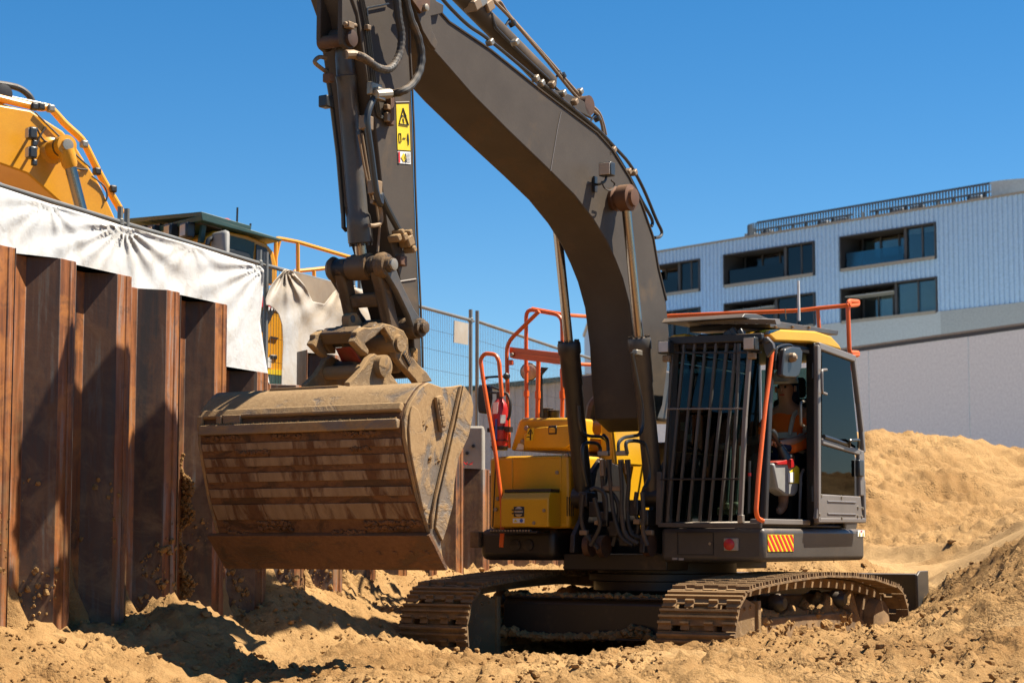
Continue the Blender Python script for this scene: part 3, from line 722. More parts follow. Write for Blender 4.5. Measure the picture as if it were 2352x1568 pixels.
# band below, roof slab, back mass
G().bb(bp(S0, .12, -2), bp(cols[0][0] - .3, -.5, zb - .01)).build('band', M['band2'], bld)
G().bb(bp(cols[0][0] - .3, .125, -2), bp(S1, -.5, zb - .01)).build('band', M['band'], bld)
G().bb(bp(S0, -3.2, -2), bp(S1, -16, zt - .05)).build('core', M['room'], bld)
G().bb(bp(S0, .1, zt), bp(S1, -16, zt + .12)).build('parapet', M['trimtan'], bld)
for r_i, (z0, z1) in enumerate((row1, (row2b, row2[1]))):
    for c_i, (s0, s1) in enumerate(cols):
        wn = G(); dp = 1.6; t = .08
        wn.bb(bp(s0, .10, z0 - .10), bp(s1, -dp, z0)); wn.bb(bp(s0, .10, z1), bp(s1, -dp, z1 + .07))
        wn.bb(bp(s0 - t, .14, z0 - .08), bp(s0, -dp, z1 + .06)); wn.bb(bp(s1, .14, z0 - .08), bp(s1 + t, -dp, z1 + .06))
        wo = wn.build('window', M['trim'], bld)
        G().bb(bp(s0 + .01, .16, z0 - .12), bp(s1 - .01, .105, z0 + .06)).build('sill', M['trimtan'], wo)
        W_ = s1 - s0; sp = s0 + W_ * (.33 if r_i == 0 else .44)
        # room behind
        G().bb(bp(s0, -dp - 1.2, z0), bp(s1, -dp - 1.25, z1)).build('room_wall', M['room'], wo)
        # near-right bay: flush window with blinds
        for a, b in ((s0 + .06, (s0 + sp) / 2 - .05), ((s0 + sp) / 2 + .05, sp - .06)):
            G().bb(bp(a, -.25, z0 + .08), bp(b, -.27, z1 - .06)).build('pane', M['win'], wo)
            hb = {(0, 0): .16, (0, 1): .95, (0, 2): .3, (1, 0): .97, (1, 1): .12, (1, 2): .5}[(r_i, c_i)]
            G().bb(bp(a, -.40, z1 - .06 - (z1 - z0 - .1) * hb), bp(b, -.42, z1 - .06)).build('blind', M['blind'], wo)
        G().bb(bp(s0, -.22, z0), bp(s0 + .06, -.32, z1)).build('mullion', M['trim'], wo)
        G().bb(bp((s0 + sp) / 2 - .05, -.22, z0), bp((s0 + sp) / 2 + .05, -.32, z1)).build('mullion', M['trim'], wo)
        G().bb(bp(sp - .06, -.15, z0), bp(sp + .12, -dp, z1)).build('mullion', M['trim'], wo)
        # set-back balcony doors
        nb = 3; ws = (s1 - sp - .5) / nb
        for k in range(nb):
            a = sp + .14 + k * ws
            G().bb(bp(a, -1.35, z0), bp(a + ws - .1, -1.37, z1 - .12)).build('pane', M['win'], wo)
            G().bb(bp(a + ws - .1, -1.3, z0), bp(a + ws, -1.42, z1)).build('mullion', M['trim'], wo)
            if (k + c_i + r_i) % 3: G().bb(bp(a + .03, -1.5, z0 + .3 * r_i), bp(a + ws - .13, -1.52, z1 - .15)).build('blind', M['blind'] if r_i else M['greyplast'], wo)
        if r_i == 0: G().bb(bp(sp + .15, -.12, z0 + .02), bp(s1 - .15, -.135, z0 + .95)).build('balustrade', M['balu'], wo)
        else: G().bb(bp(sp + .15, -.12, z1 - .42), bp(s1 - .05, -1.5, z1 - .38)).build('soffit', M['band'], wo)
# roof terrace screen with plant
c0s = fac(*c5(640, 300))[0]; c1s = fac(*c5(2140, 75), off=-1.0)[0]
zr0 = zt + .12; zr1 = np.mean([fac(*c5(700, 290), off=-1.0)[1], fac(*c5(2000, 97), off=-1.0)[1]])
g = G(); n = int((c0s - c1s) / .21)
gap0, gap1 = fac(*c5(1230, 215))[0], fac(*c5(1330, 200))[0]
for k in range(n):
    s_ = c1s + (c0s - c1s) * k / n
    if .5 < 1: g.bb(bp(s_, -1.0, zr0), bp(s_ + .075, -1.06, zr1))
o = g.build('screen_slats', M['screen'], bld); o['kind'] = 'stuff'
g = G(); g.bb(bp(c1s, -1.07, zr1 - .06), bp(c0s, -1.15, zr1 + .06)); g.bb(bp(c1s, -1.07, zr1 - .52), bp(gap1, -1.15, zr1 - .42)); g.bb(bp(gap0, -1.07, zr1 - .52), bp(c0s, -1.15, zr1 - .42))
g.build('screen_rail', M['screen'], bld)
for k in range(16):
    s_ = c1s + (c0s - c1s) * (k + .3) / 16
    G().bb(bp(s_, -1.07, zr0), bp(s_ + .14, -1.2, zr1 - .42)).build('screen_post', M['screen'], bld)
# rounded end of the screen and the curved drum at the right
g = G()
for k in range(14):
    an = math.pi / 2 * k / 13; g.bb(bp(c0s + 1.6 * math.sin(an), -1.0 - 1.6 * (1 - math.cos(an)), zr0), bp(c0s + 1.6 * math.sin(an) + .07, -1.07 - 1.6 * (1 - math.cos(an)), zr1))
g.build('screen_end', M['screen'], bld)['kind'] = 'stuff'
g = G(); prof = []
for k in range(13):
    an = math.pi * .6 * k / 12; prof.append((c1s - 3.0 * math.sin(an) - .1, -1.0 - 3.0 * (1 - math.cos(an)) ))
vs = [bp(a, b, z) for z in (zr0, zr1 + .05) for a, b in prof]; m_ = len(prof)
g.add(vs, [(k, k + 1, m_ + k + 1, m_ + k) for k in range(m_ - 1)]); g.build('curved_parapet', M['band'], bld)
for x_, y_ in ((680, 360), (780, 355), (1125, 300), (1235, 288), (1590, 235), (1705, 222), (2065, 165)):
    s_, z_ = fac(*c5(x_, y_), off=-2.4)
    g = G(); g.box(bp(s_, -2.4, zr0 + .35), (.8, .4, .62)); g.build('condenser', M['greyplast'], bld, .05)
# white precast wall in front of it
VT = Vector((-.46, .887, 0)).normalized(); VN = Vector((-VT.y, VT.x, 0)); VN = VN if VN.y < 0 else -VN
VO = at(2352, 1241, 85); VO.z = 0
def vfac(x, y):
    r = ray(x, y); t = (VO - Vector((0, 0, CAM_H))).dot(VN) / r.dot(VN); p = Vector((0, 0, CAM_H)) + r * t
    return (p - VO).dot(VT), p.z
wl = empty('precast_wall', VO, math.atan2(VT.y, VT.x), 'plain white precast panel wall rising behind the sand bank at right', 'wall')
zw = (vfac(1970, 806)[1] + vfac(2345, 757)[1]) / 2
js = [-9, -2.6, vfac(2226, 900)[0], vfac(1996, 900)[0], vfac(1700, 900)[0], vfac(1480, 900)[0]]
for a, b in zip(js, js[1:]):
    G().bb((a + .02, 0, -1), (b - .02, .25 * (1 if VN.dot(Vector((-VT.y, VT.x, 0))) < 0 else -1), zw)).build('panel', M['wpanel'], wl, .02)
sv = 1 if VN.dot(Vector((-VT.y, VT.x, 0))) > 0 else -1
G().bb((js[0], sv * .02, zw + .005), (js[-1], -sv * .2, zw + .16)).build('painted_gap_shade', M['trim'], wl)  # solid dark strip: shade under the capping put into its colour
G().bb((js[0], sv * .06, zw + .165), (js[-1], -sv * .2, zw + .26)).build('capping', M['trimtan'], wl)
# grey shed beyond the fence
c3 = crop(1500, 1100, 2.614)
s_l, s_r = at(*c3(150, 1010), 62), at(*c3(2100, 815), 58)
sh = empty('storage_shed', (s_l.x, s_l.y, 0), math.atan2(s_r.y - s_l.y, s_r.x - s_l.x), 'low grey corrugated steel shed with dark gutter seen through the fence', 'shed')
Ls = (s_r - s_l).xy.length
g = G(); n = int(Ls / .28); prof = []
for k in range(n): a = Ls * k / n; st = Ls / n; prof += [(a, 0), (a + st * .5, 0), (a + st * .6, -.05), (a + st * .9, -.05)]
zA, zB = s_l.z, s_r.z
vs = [(a, b, -1) for a, b in prof] + [(a, b, zA + (zB - zA) * a / Ls) for a, b in prof]; m_ = len(prof)
g.add(vs, [(k, k + 1, m_ + k + 1, m_ + k) for k in range(m_ - 1)]); g.build('wall_sheet', M['shed'], sh, smooth=False)
G().bar((0, -.1, zA + .06), (Ls, -.1, zB + .06), .25, .14).build('gutter', M['shedroof'], sh)
G().slab([(0, 0, zA), (Ls, 0, zB), (Ls, 9, zB + .5), (0, 9, zA + .5)], (0, 0, .08)).build('roof', M['shed'], sh)
# pale block glimpsed behind the boom
a_, b_ = at(1356, 735, 118), at(1425, 735, 118)
pb = empty('pale_building', (a_.x, 118, 0), 0, 'pale flat roofed building glimpsed between fence and boom', 'building')
G().bb((0, 0, -1), (b_.x - a_.x, 10, a_.z)).build('wall', M['clad'], pb, .05)
G().bb((-.1, -.1, a_.z + .003), (b_.x - a_.x + .1, 10.1, a_.z + .25)).build('parapet', M['band'], pb, .05)
# ================================================================ MAIN EXCAVATOR
ca, cb_, cc, cd = crop(1100, 0, 1.96), crop(1100, 700, 1.96), crop(1600, 0, 1.568), crop(700, 1400, 1.96)
ce, cf, cg, ch = crop(1650, 1080, 1.452), crop(2400, 1080, 1.452), crop(1350, 1950, 1.8816), crop(2400, 1950, 1.6333)
ci, cj = crop(2700, 1250, 2.148), crop(1150, 1150, 3.92)
idn = lambda x, y: (x, y)
def LL(l, cv, pts): return [EX.L(l, *cv(*p)) for p in pts]
def FF(f, cv, pts): return [EX.F(f, *cv(*p)) for p in pts]
ex = empty('excavator', EX.O, EX.ang, 'dark grey and yellow tracked excavator with caged cab and wide mud bucket', 'excavator')
def lbox(g, pl, pts, th):  # planar outline on a side plane, th along local y
    return g.slab(pl, (0, th, 0))
Y_ = Vector((0, 1, 0))
# ---------------------------------------------------------------- tracks
def track_path():
    P = []
    fc_, rc_, r_ = .60, -2.62, .40
    zc = .45
    for k in range(13):            # front idler, from bottom to top
        a = -math.pi / 2 + math.pi * k / 12; P.append((fc_ + r_ * math.cos(a), zc + .0 + r_ * math.sin(a) * .98))
    for t in (.25, .5, .75): P.append((fc_ + (-1.0 - fc_) * t, zc + r_ * .98 + .075 * math.sin(t * math.pi / 2)))
    P.append((-1.0, zc + r_ + .07))
    for t in (.35, .7): P.append((-1.0 + (rc_ + 1.0) * t, zc + r_ + .07 - .10 * t ** 2))
    for k in range(13):
        a = math.pi / 2 + math.pi * k / 12; P.append((rc_ + (r_ - .03) * math.cos(a), zc - .02 + (r_ - .03) * math.sin(a)))
    n = len(P)
    return P
TP = track_path()
def resample(P, n):
    L = [0]
    for i in range(len(P)):
        a, b = P[i], P[(i + 1) % len(P)]; L.append(L[-1] + math.hypot(b[0] - a[0], b[1] - a[1]))
    out = []
    for k in range(n):
        d = L[-1] * k / n
        i = max(j for j in range(len(P)) if L[j] <= d); a, b = P[i], P[(i + 1) % len(P)]; t = (d - L[i]) / max(1e-6, L[i + 1] - L[i])
        out.append(((a[0] + (b[0] - a[0]) * t, a[1] + (b[1] - a[1]) * t), math.atan2(b[1] - a[1], b[0] - a[0])))
    return out, L[-1]
NSH = 46
SH, TL = resample(TP, NSH)
PI_ = TL / NSH
def shoe_mesh():
    g = G(); h = PI_ / 2
    # section: plate with three grousers; x along travel, z outward (negative side is outward here)
    def sec(x0, x1):
        s = [(x0, 0.0), (x1, 0.0), (x1, .016)]
        for c_ in (.72, .16, -.42):
            c0 = c_ * h
            if x0 + .02 < c0 < x1 - .004: s += [(c0 + .013, .018), (c0 + .009, .048), (c0 - .009, .048), (c0 - .013, .018)]
        s += [(x0, .016)]
        return s
    for l0, l1, a, b in ((-.36, -.235, -h * .99, h * .97), (-.235, -.15, -h * .55, h * .97), (-.15, -.07, -h * .99, h * .97), (-.07, .07, -h * .58, h * .97), (.07, .15, -h * .99, h * .97), (.15, .235, -h * .55, h * .97), (.235, .36, -h * .99, h * .97)):
        g.prism(sec(a, b), l0, l1)
    me = bpy.data.meshes.new('shoe'); me.from_pydata(g.v, [], g.f); me.materials.append(M['dirt_steel']); me.update(); return me
SHM = shoe_mesh()
for side in (-1, 1):
    lc = side * 1.31
    g = G()
    inner = [p for p, a in resample(TP, 60)[0]]
    cx_, cz_ = -1.0, .46
    def shrink(p, d):
        # pull a loop point inward
        n_ = Vector((p[0] - max(min(p[0], .6), -2.6), p[1] - .45)); n_ = n_.normalized() if n_.length > 1e-5 else Vector((0, 1)); return (p[0] - n_.x * d, p[1] - n_.y * d)
    A = [shrink(p, .012) for p in inner]; B = [shrink(p, .095) for p in inner]
    n_ = len(A); vs = [(a, lc + s_ * .13, b) for s_ in (-1, 1) for a, b in A] + [(a, lc + s_ * .13, b) for s_ in (-1, 1) for a, b in B]
    fs = []
    for i in range(n_):
        j = (i + 1) % n_; fs += [(i, j, n_ + j, n_ + i), (2 * n_ + i, 3 * n_ + i, 3 * n_ + j, 2 * n_ + j), (i, 2 * n_ + i, 2 * n_ + j, j), (n_ + i, n_ + j, 3 * n_ + j, 3 * n_ + i)]
    g.add(vs, fs); chain = g.build('track_chain', M['dirt_steel'], ex)
    for (p, a) in SH:
        o = bpy.data.objects.new('track_shoe', SHM); COL.objects.link(o); o.parent = chain
        # outward normal is to the right of travel (path runs counter-clockwise from below front)
        o.location = (p[0], lc, p[1]); o.rotation_euler = (math.pi, -a, 0)
        o.rotation_euler = Matrix(((math.cos(a), 0, math.sin(a)), (0, -1, 0), (math.sin(a), 0, -math.cos(a)))).to_euler()
    # side frame with sand-catching ledge
    g = G(); s0, s1 = lc - .17, lc + .17
    g.prism([(.42, .30), (.30, .52), (-.2, .58), (-2.0, .58), (-2.3, .48), (-2.35, .28), (-2.2, .12), (.25, .12)], s0, s1)
    fr = g.build('track_frame', M['dirt_steel'], ex, .02)
    for f_ in (-.15, -1.45):       # step lugs on the outside of the frame
        g = G(); g.prism([(f_ + .26, .40), (f_ - .26, .40), (f_ - .26, .33), (f_ + .26, .33)], lc + side * .17, lc + side * .33)
        g.prism([(f_ + .22, .33), (f_ + .14, .33), (f_ + .14, .16), (f_ + .22, .16)], lc + side * .175, lc + side * .26)
        g.build('step', M['dirt_steel'], fr, .012)
    for f_ in (-.35, -1.75):
        g = G(); g.rev((f_, lc - .2, .70), (0, 1, 0), [(0, .05), (.05, .085), (.13, .085), (.15, .06), (.25, .06), (.27, .085), (.35, .085), (.40, .05)], 16); g.build('carrier_roller', M['black'], ex, 0)
    for c_, rad_, nm in ((.60, .34, 'idler'), (-2.62, .31, 'sprocket')):
        g = G(); g.rev((c_, lc - .12, .45), (0, 1, 0), [(0, .12), (.01, rad_), (.09, rad_), (.10, rad_ * .8), (.14, rad_ * .8), (.15, rad_), (.23, rad_), (.24, .12)], 28)
        if nm == 'sprocket':
            for k in range(20):
                an = 2 * math.pi * k / 20; g.box((c_ + (rad_ + .01) * math.cos(an), lc, .45 + (rad_ + .01) * math.sin(an)), (.05, .06, .05), Matrix.Rotation(-an, 3, 'Y'))
            g.rev((c_, lc + side * .12, .45), (0, side, 0), [(0, .24), (.10, .22), (.13, .12)], 24)
        g.build(nm, M['dirt_steel'], ex)
    # guard cheek plates beside the idler (round nosed)
    for off in (-.30, .20):
        g = G(); pts = [(.60 + .33 * math.cos(a), .45 + .33 * math.sin(a)) for a in np.linspace(-math.pi / 2, math.pi / 2, 12)] + [(.30, .70), (.30, .18)]
        g.prism(pts, lc + off, lc + off + .03)
        g.prism([(.345, .16), (.29, .16), (.29, .74), (.345, .74)], lc + off - .02, lc + off + .06)
        ck_ = g.build('idler_guard', M['hitch'], ex, .006)
        for a_ in (.5, .62):
            G().cyl((a_ - .05, lc + off - .012, .69 - .1 * (a_ - .5)), (a_ - .05, lc + off + .042, .69 - .1 * (a_ - .5)), .016, 8).build('bolt', M['dirt_steel'], ck_)
    # sand heaped on the frame and along the shoes
    pts = []; rad = []
    for k in range(900):
        f_ = random.uniform(-2.35, .25); l_ = lc + random.uniform(-.26, .17)
        hh = .60 + .10 * float(vnoise(np.array([f_ * 4.0]), np.array([l_ * 3.0 + side]), 5)[0]) * 2 - abs(l_ - lc) * .55
        pts.append((f_, l_, min(hh, .70) - random.random() * .12)); rad.append(.025 + .05 * random.random() ** 2)
    for k in range(500):
        (p, a) = random.choice(SH); l_ = lc + random.uniform(-.34, .34)
        if p[1] < .5: continue
        tt = random.uniform(-.06, .06)
        pts.append((p[0] + math.cos(a) * tt, l_, p[1] + math.sin(a) * tt + .012 * (1 if p[1] > .7 else 0) )); rad.append(.006 + .014 * random.random() ** 2)
    clods('packed_sand', pts, rad, M['sand'], ex, .8)
    g = G(); nf, nl = 90, 16; vs = []; fs = []
    for i in range(nf + 1):
        f_ = .34 - 2.80 * i / nf
        for j in range(nl + 1):
            t = j / nl; l_ = lc - .30 + .49 * t
            top = .655 + .18 * float(fbm(np.array([f_ * 3.1 + side]), np.array([l_ * 4.0]), 4, 12, .6)[0]) + .06 * math.sin(f_ * 2)
            e_ = min(1, 5 * min(t, 1 - t)) ; e2_ = min(1, 9 * min(i / nf, 1 - i / nf))
            vs.append((f_, l_ + .02 * math.sin(f_ * 17), .28 + (top - .28) * (e_ ** .6) * e2_))
    for i in range(nf):
        for j in range(nl): k = i * (nl + 1) + j; fs.append((k, k + 1, k + nl + 2, k + nl + 1))
    g.add(vs, fs); g.build('sand_fill', M['sand'], ex, ang=80)
# car body between the tracks, slew ring
g = G(); g.prism([(.05, .36), (.0, .66), (-.25, .74), (-1.8, .74), (-2.05, .66), (-2.1, .36)], -1.14, 1.14); cbod = g.build('car_body', M['dirt_steel'], ex, .02)
g = G(); g.prism([(.16, .38), (.165, .68), (.11, .72), (.04, .70), (.04, .40)], -1.10, 1.10); g.prism([(.18, .721), (.02, .721), (.02, .745), (.18, .745)], -1.09, 1.09); g.prism([(.26, .36), (.02, .36), (.02, .385), (.26, .385)], -1.09, 1.09)
g.build('front_crossbeam', M['black'], ex, .01)
pts = []; rad = []
for k in range(330):
    l_ = random.uniform(-1.08, 1.08); pts.append((random.uniform(.0, .18), l_, .75 + .05 * max(0, float(vnoise(np.array([l_ * 5]), np.array([.3]), 2)[0])) * random.random())); rad.append(.012 + .028 * random.random() ** 2)
for k in range(520):
    l_ = random.uniform(-1.08, 1.0); pts.append((random.uniform(.165, .26), l_, .38 + .24 * max(0, float(vnoise(np.array([l_ * 3]), np.array([.7]), 6)[0])) * random.random())); rad.append(.02 + .035 * random.random() ** 2)
clods('heaped_sand', pts, rad, M['sand'], ex)
G().rev((-1.02, 0, .74), (0, 0, 1), [(0, .62), (.05, .70), (.13, .70), (.14, .74), (.20, .74), (.21, .66), (.30, .66)], 40).build('slew_ring', M['black'], ex)
# dozer blade at the back
bl = EX.F(-3.62, *ch(1745, 470))
lb = bl.y
g = G(); g.prism([(-3.52, .28), (-3.60, .42), (-3.62, .62), (-3.58, .80), (-3.50, .91), (-3.57, .92), (-3.68, .80), (-3.70, .5), (-3.62, .24)], -lb + .0, lb - .05); bld_ = g.build('dozer_blade', M['grey2'], ex, .008)
for s_ in (-1, 1):
    g = G(); g.prism([(-3.44, .30), (-3.42, .90), (-3.50, .945), (-3.74, .945), (-3.76, .24), (-3.50, .20)], s_ * lb - .03, s_ * lb); eo = g.build('end_plate', M['grey2'], bld_, .008)
for s_ in (-.55, .55):
    G().bar((-2.1, s_, .45), (-3.6, s_ * 1.2, .5), .16, .2).build('blade_arm', M['dirt_steel'], bld_, .01)

# ---------------------------------------------------------------- upper frame
g = G(); g.bb((-2.3, -.62, .98), (-.12, .46, 1.13)); g.bb((-2.38, -.5, 1.131), (-.55, .44, 1.30)); g.build('revolving_frame', M['black'], ex, .01)
for s_ in (-1, 1):
    g = G(); g.prism([(-1.1, 1.3), (-.75, 1.95), (-.35, 2.02), (-.12, 1.85), (.02, 1.45), (.16, 1.30), (.18, 1.14), (-1.1, 1.135)], s_ * .36 - .025, s_ * .36 + .025); g.build('boom_bracket', M['black'], ex, .008)
# cab plinth
g = G(); g.bb((-2.36, .455, 1.063), (-.001, 1.47, 1.362)); pl = g.build('cab_plinth', M['grey2'], ex, .045, seg=3)
h0, h1 = EX.F(0, *cf(205, 1330)), EX.F(0, *cf(400, 1450))
for a, b in (((h0.y, h0.z), (h1.y, h0.z)), ((h1.y, h0.z), (h1.y, h1.z)), ((h1.y, h1.z), (h0.y, h1.z)), ((h0.y, h1.z), (h0.y, h0.z))):
    G().bar((.003, a[0], a[1]), (.003, b[0], b[1]), .006, .008).build('hatch_seam', M['ink'], pl)
h = EX.F(0, *cf(383, 1390)); G().cyl((-.01, h.y, h.z), (.012, h.y, h.z), .014, 10).build('hatch_lock', M['steel'], pl)
a, b = EX.F(0, *cf(460, 1360)), EX.F(0, *cf(537, 1428))
g = G(); g.bb((-.03, a.y, b.z), (.022, b.y, a.z)); lo = g.build('lamp_bezel', M['concrete'], pl, .008)
m_ = (a + b) / 2; G().rev((.02, m_.y - .012, m_.z), (1, 0, 0), [(0, .052), (.012, .05), (.022, .03), (.024, .0)], 18).build('red_lens', M['red'], lo)
for x_, y_ in ((190, 1472), (225, 1474)):
    p = EX.F(0, *cf(x_, y_)); G().box((.001, p.y, p.z), (.006, .05, .02)).build('paint_chip', M['concrete'], pl)
# striped reflector, cut on the slant
sp = [EX.L(1.474, *cf(*p)) for p in ((695, 1340), (835, 1332), (835, 1432), (700, 1432))]
f0, f1 = sp[0].x, sp[1].x; u1, u0 = sp[0].z, sp[2].z
st = G().slab([(f0, 1.472, u0), (f1, 1.472, u0), (f1, 1.472, u1), (f0, 1.472, u1)], (0, .003, 0)).build('reflector_sticker', M['stickyel'], pl)
nst = 6; wst = (f1 - f0) / nst
for k in range(-2, nst + 1):
    def clipx(f): return max(min(f, max(f0, f1)), min(f0, f1))
    a = f0 + wst * (k + .1); b = a + wst * .48; sh_ = -wst * 1.6
    q_ = [(a - sh_, u0 + .003), (b - sh_, u0 + .003), (b, u1 - .003), (a, u1 - .003)]
    # clip the parallelogram to the sticker
    lo_, hi_ = min(f0, f1) + .003, max(f0, f1) - .003
    def cut(poly, keep):
        out = []
        for i in range(len(poly)):
            p, r_ = poly[i], poly[(i + 1) % len(poly)]; kp, kr = keep(p), keep(r_)
            if kp >= 0: out.append(p)
            if (kp >= 0) != (kr >= 0): t = kp / (kp - kr); out.append((p[0] + (r_[0] - p[0]) * t, p[1] + (r_[1] - p[1]) * t))
        return out
    q_ = cut(cut(q_, lambda p: p[0] - lo_), lambda p: hi_ - p[0]) if True else q_
    if len(q_) >= 3: G().slab([(x, 1.4755, z) for x, z in q_], (0, .002, 0)).build('red_stripe', M['stickred'], st)
sp = [EX.L(1.472, *cf(*p)) for p in ((1185, 1316), (1222, 1316), (1222, 1352), (1185, 1352))]
so_ = G().slab(sp, (0, .003, 0)).build('warning_sticker', M['white'], pl)
for dx in (.25, .75):
    c_ = sp[0].lerp(sp[1], dx).lerp(sp[3].lerp(sp[2], dx), .62); G().slab([c_ + Vector((-.016, .005, -.02)), c_ + Vector((.016, .005, -.02)), c_ + Vector((0, .005, .022))], (0, .002, 0)).build('warning_triangle', M['stickyel'], so_)
c_ = sp[0].lerp(sp[1], .5).lerp(sp[3].lerp(sp[2], .5), .2); G().box(c_ + Vector((0, .005, 0)), (.03, .003, .014)).build('red_bar', M['stickred'], so_)
# right-hand plinth and counterweight
g = G(); g.bb((-2.30, -1.475, 1.067), (-.004, -.64, 1.362)); rp = g.build('tank_plinth', M['black'], ex, .07, seg=3)
for x_ in (410, 480):
    p = EX.F(0.0, *ce(x_, 1398)); g = G(); g.rev((-.02, p.y, p.z), (1, 0, 0), [(0, .055), (.03, .055), (.034, .045)], 18); o_ = g.build('fuel_port', M['rubber'], rp)
    G().bar((.018, p.y - .045, p.z + .006), (.018, p.y + .045, p.z + .006), .012, .02).build('port_rib', M['black'], o_)
g = G(); p0, p1 = EX.F(.0, *ce(345, 1335)), EX.F(.0, *ce(600, 1345))
g.slab([(.0, p0.y, p0.z), (.24, p0.y, p0.z), (.24, p1.y, p0.z), (0, p1.y, p0.z)], (0, 0, .02)); so_ = g.build('step_plate', M['black'], rp, .004)
for k in range(14): G().box((.235, p0.y + (p1.y - p0.y) * (k + .5) / 16, p0.z + .026), (.03, .018, .014)).build('grip_tooth', M['steel'], so_)
p = EX.F(-.05, *ce(205, 1368)); g = G(); g.box((p.x, p.y, p.z), (.12, .10, .15)); g.build('tow_bracket', M['dirt_steel'], rp, .01)
g = G(); g.prism([(-2.25, 1.10), (-2.36, 1.2), (-2.52, 1.5), (-2.52, 2.0), (-2.35, 2.2), (-1.9, 2.25), (-1.9, 1.10)], -1.40, 1.38); g.build('counterweight', M['grey2'], ex, .08, seg=3)

# ---------------------------------------------------------------- right body: tank, hood, steps
pk = [EX.F(0, *ce(*p)) for p in ((212, 1300), (222, 930), (290, 895), (780, 885), (780, 1300))]
g = G(); lx0 = pk[0].y; u_lo, u_hi = 1.364, pk[3].z
# plan with rounded outer corner
plan = [(-.03, -.50), (-1.85, -.50), (-1.85, lx0), (-.28, lx0), (-.16, lx0 + .03), (-.07, lx0 + .11), (-.03, lx0 + .24)]
g.prismz(plan, u_lo, u_hi - .03); tank = g.build('fuel_tank_cover', M['yellow'], ex, .035, seg=3)
for x_, (ya, yb) in ((285, (900, 1300)), (760, (890, 1300))):
    a, b = EX.F(-.02, *ce(x_ + 18 if x_ < 300 else x_, ya + 12)), EX.F(-.02, *ce(x_, yb)); G().bar((-.027, a.y, a.z), (-.027, b.y, b.z), .008, .010).build('panel_seam', M['ink'], tank)
a, b = EX.F(-.02, *ce(390, 925)), EX.F(-.02, *ce(655, 1105))
g = G()
for p, r_ in (((a.y, a.z), (b.y, a.z)), ((b.y, a.z), (b.y, b.z)), ((a.y, a.z), (a.y, b.z))): g.bar((-.03, p[0], p[1]), (-.03, r_[0], r_[1]), .018, .018)
g.build('pressed_edge', M['yellow'], tank, .006)
for x_, y_ in ((635, 1003), (310, 1146), (300, 1205), (688, 908)):
    p = EX.F(-.02, *ce(x_, y_)); G().rev((-.035, p.y, p.z), (1, 0, 0), [(0, .02), (.014, .018), (.016, .0)], 10).build('bolt', M['steel'], tank)
for k in range(4):
    a, b = EX.F(-.02, *ce(690 + k * 11, 1135)), EX.F(-.02, *ce(690 + k * 11, 1240)); G().bar((-.028, a.y, a.z), (-.028, b.y, b.z), .009, .006).build('louvre', M['ink'], tank)
# battery box that doubles as the first step
a, b = EX.F(.2, *ce(330, 1112)), EX.F(.2, *ce(590, 1300))
g = G(); g.prism([(-.028, b.z), (.2, b.z), (.2, a.z - .06), (.15, a.z), (-.028, a.z)], a.y, b.y); bb_ = g.build('battery_box', M['yellow'], ex, .012)
g = G(); g.bb((-.02, a.y + .01, a.z + .001), (.15, b.y - .005, a.z + .03)); g.build('tread_plate', M['black'], bb_, .004)
la, lb_ = EX.F(.2, *ce(400, 1187)), EX.F(.2, *ce(460, 1245))
G().bb((.17, la.y, lb_.z), (.204, lb_.y, la.z)).build('lamp_recess', M['ink'], bb_, .01)
lm = (la + lb_) / 2; G().rev((.19, lm.y, lm.z), (1, 0, 0), [(0, .05), (.02, .045), (.026, .02)], 14).build('lamp_lens', M['lens'], bb_)
for k in (.33, .66): G().bb((.222, la.y, lb_.z + (la.z - lb_.z) * k - .006), (.23, lb_.y, lb_.z + (la.z - lb_.z) * k + .006)).build('lamp_guard', M['black'], bb_)
qa, qb = EX.F(.2, *ce(398, 1253)), EX.F(.2, *ce(460, 1277)); ws_ = G().bb((.2, qa.y, qb.z), (.204, qb.y, qa.z)).build('warning_sticker', M['white'], bb_)
G().slab([(.205, qa.y + .01, qb.z + .01), (.205, qa.y + .05, qb.z + .01), (.205, qa.y + .03, qa.z - .008)], (.002, 0, 0)).build('warning_triangle', M['stickyel'], ws_)
G().rev((.204, qb.y - .03, (qa.z + qb.z) / 2), (1, 0, 0), [(0, .018), (.003, .018)], 12).build('blue_disc', M['stickblue'], ws_)
for x_, y_ in ((512, 1278), (567, 1210), (608, 1145), (597, 1275)):
    p = EX.F(.2, *ce(x_, y_)); G().rev((.195 if x_ < 590 else .1, min(p.y, b.y - .02), p.z), (1, 0, 0), [(0, .018), (.016, .015), (.018, 0)], 10).build('bolt', M['steel'], bb_)
# raised hood with hatch
hp = [EX.F(-.42, *ce(*p)) for p in ((380, 884), (425, 722), (445, 708), (748, 704), (760, 884))]
g = G(); vs = [Vector((-.42, p.y, p.z)) for p in hp]; g.slab(vs, (-1.25, 0, 0)); hood = g.build('hood', M['yellow'], ex, .03, seg=3)
g = G(); g.slab([EX.F(-.40, *ce(*p)) for p in ((462, 800), (500, 762), (742, 742), (742, 830), (690, 872), (475, 872), (462, 855))], (.02, 0, 0)); hat = g.build('hatch', M['yellow'], hood, .012)
a, b = EX.F(-.37, *ce(588, 748)), EX.F(-.37, *ce(633, 795)); G().bb((-.385, a.y, b.z), (-.372, b.y, a.z)).build('latch_recess', M['ink'], hat, .008)
G().bb((-.38, a.y + .012, b.z + .015), (-.366, b.y - .012, a.z - .02)).build('latch', M['yellow'], hat, .008)
for x_, y_ in ((467, 762), (447, 835), (713, 748)):
    p = EX.F(-.39, *ce(x_, y_)); G().rev((-.425, p.y, p.z), (1, 0, 0), [(0, .028), (.03, .024), (.034, 0)], 12).build('bolt', M['steel'], hood)
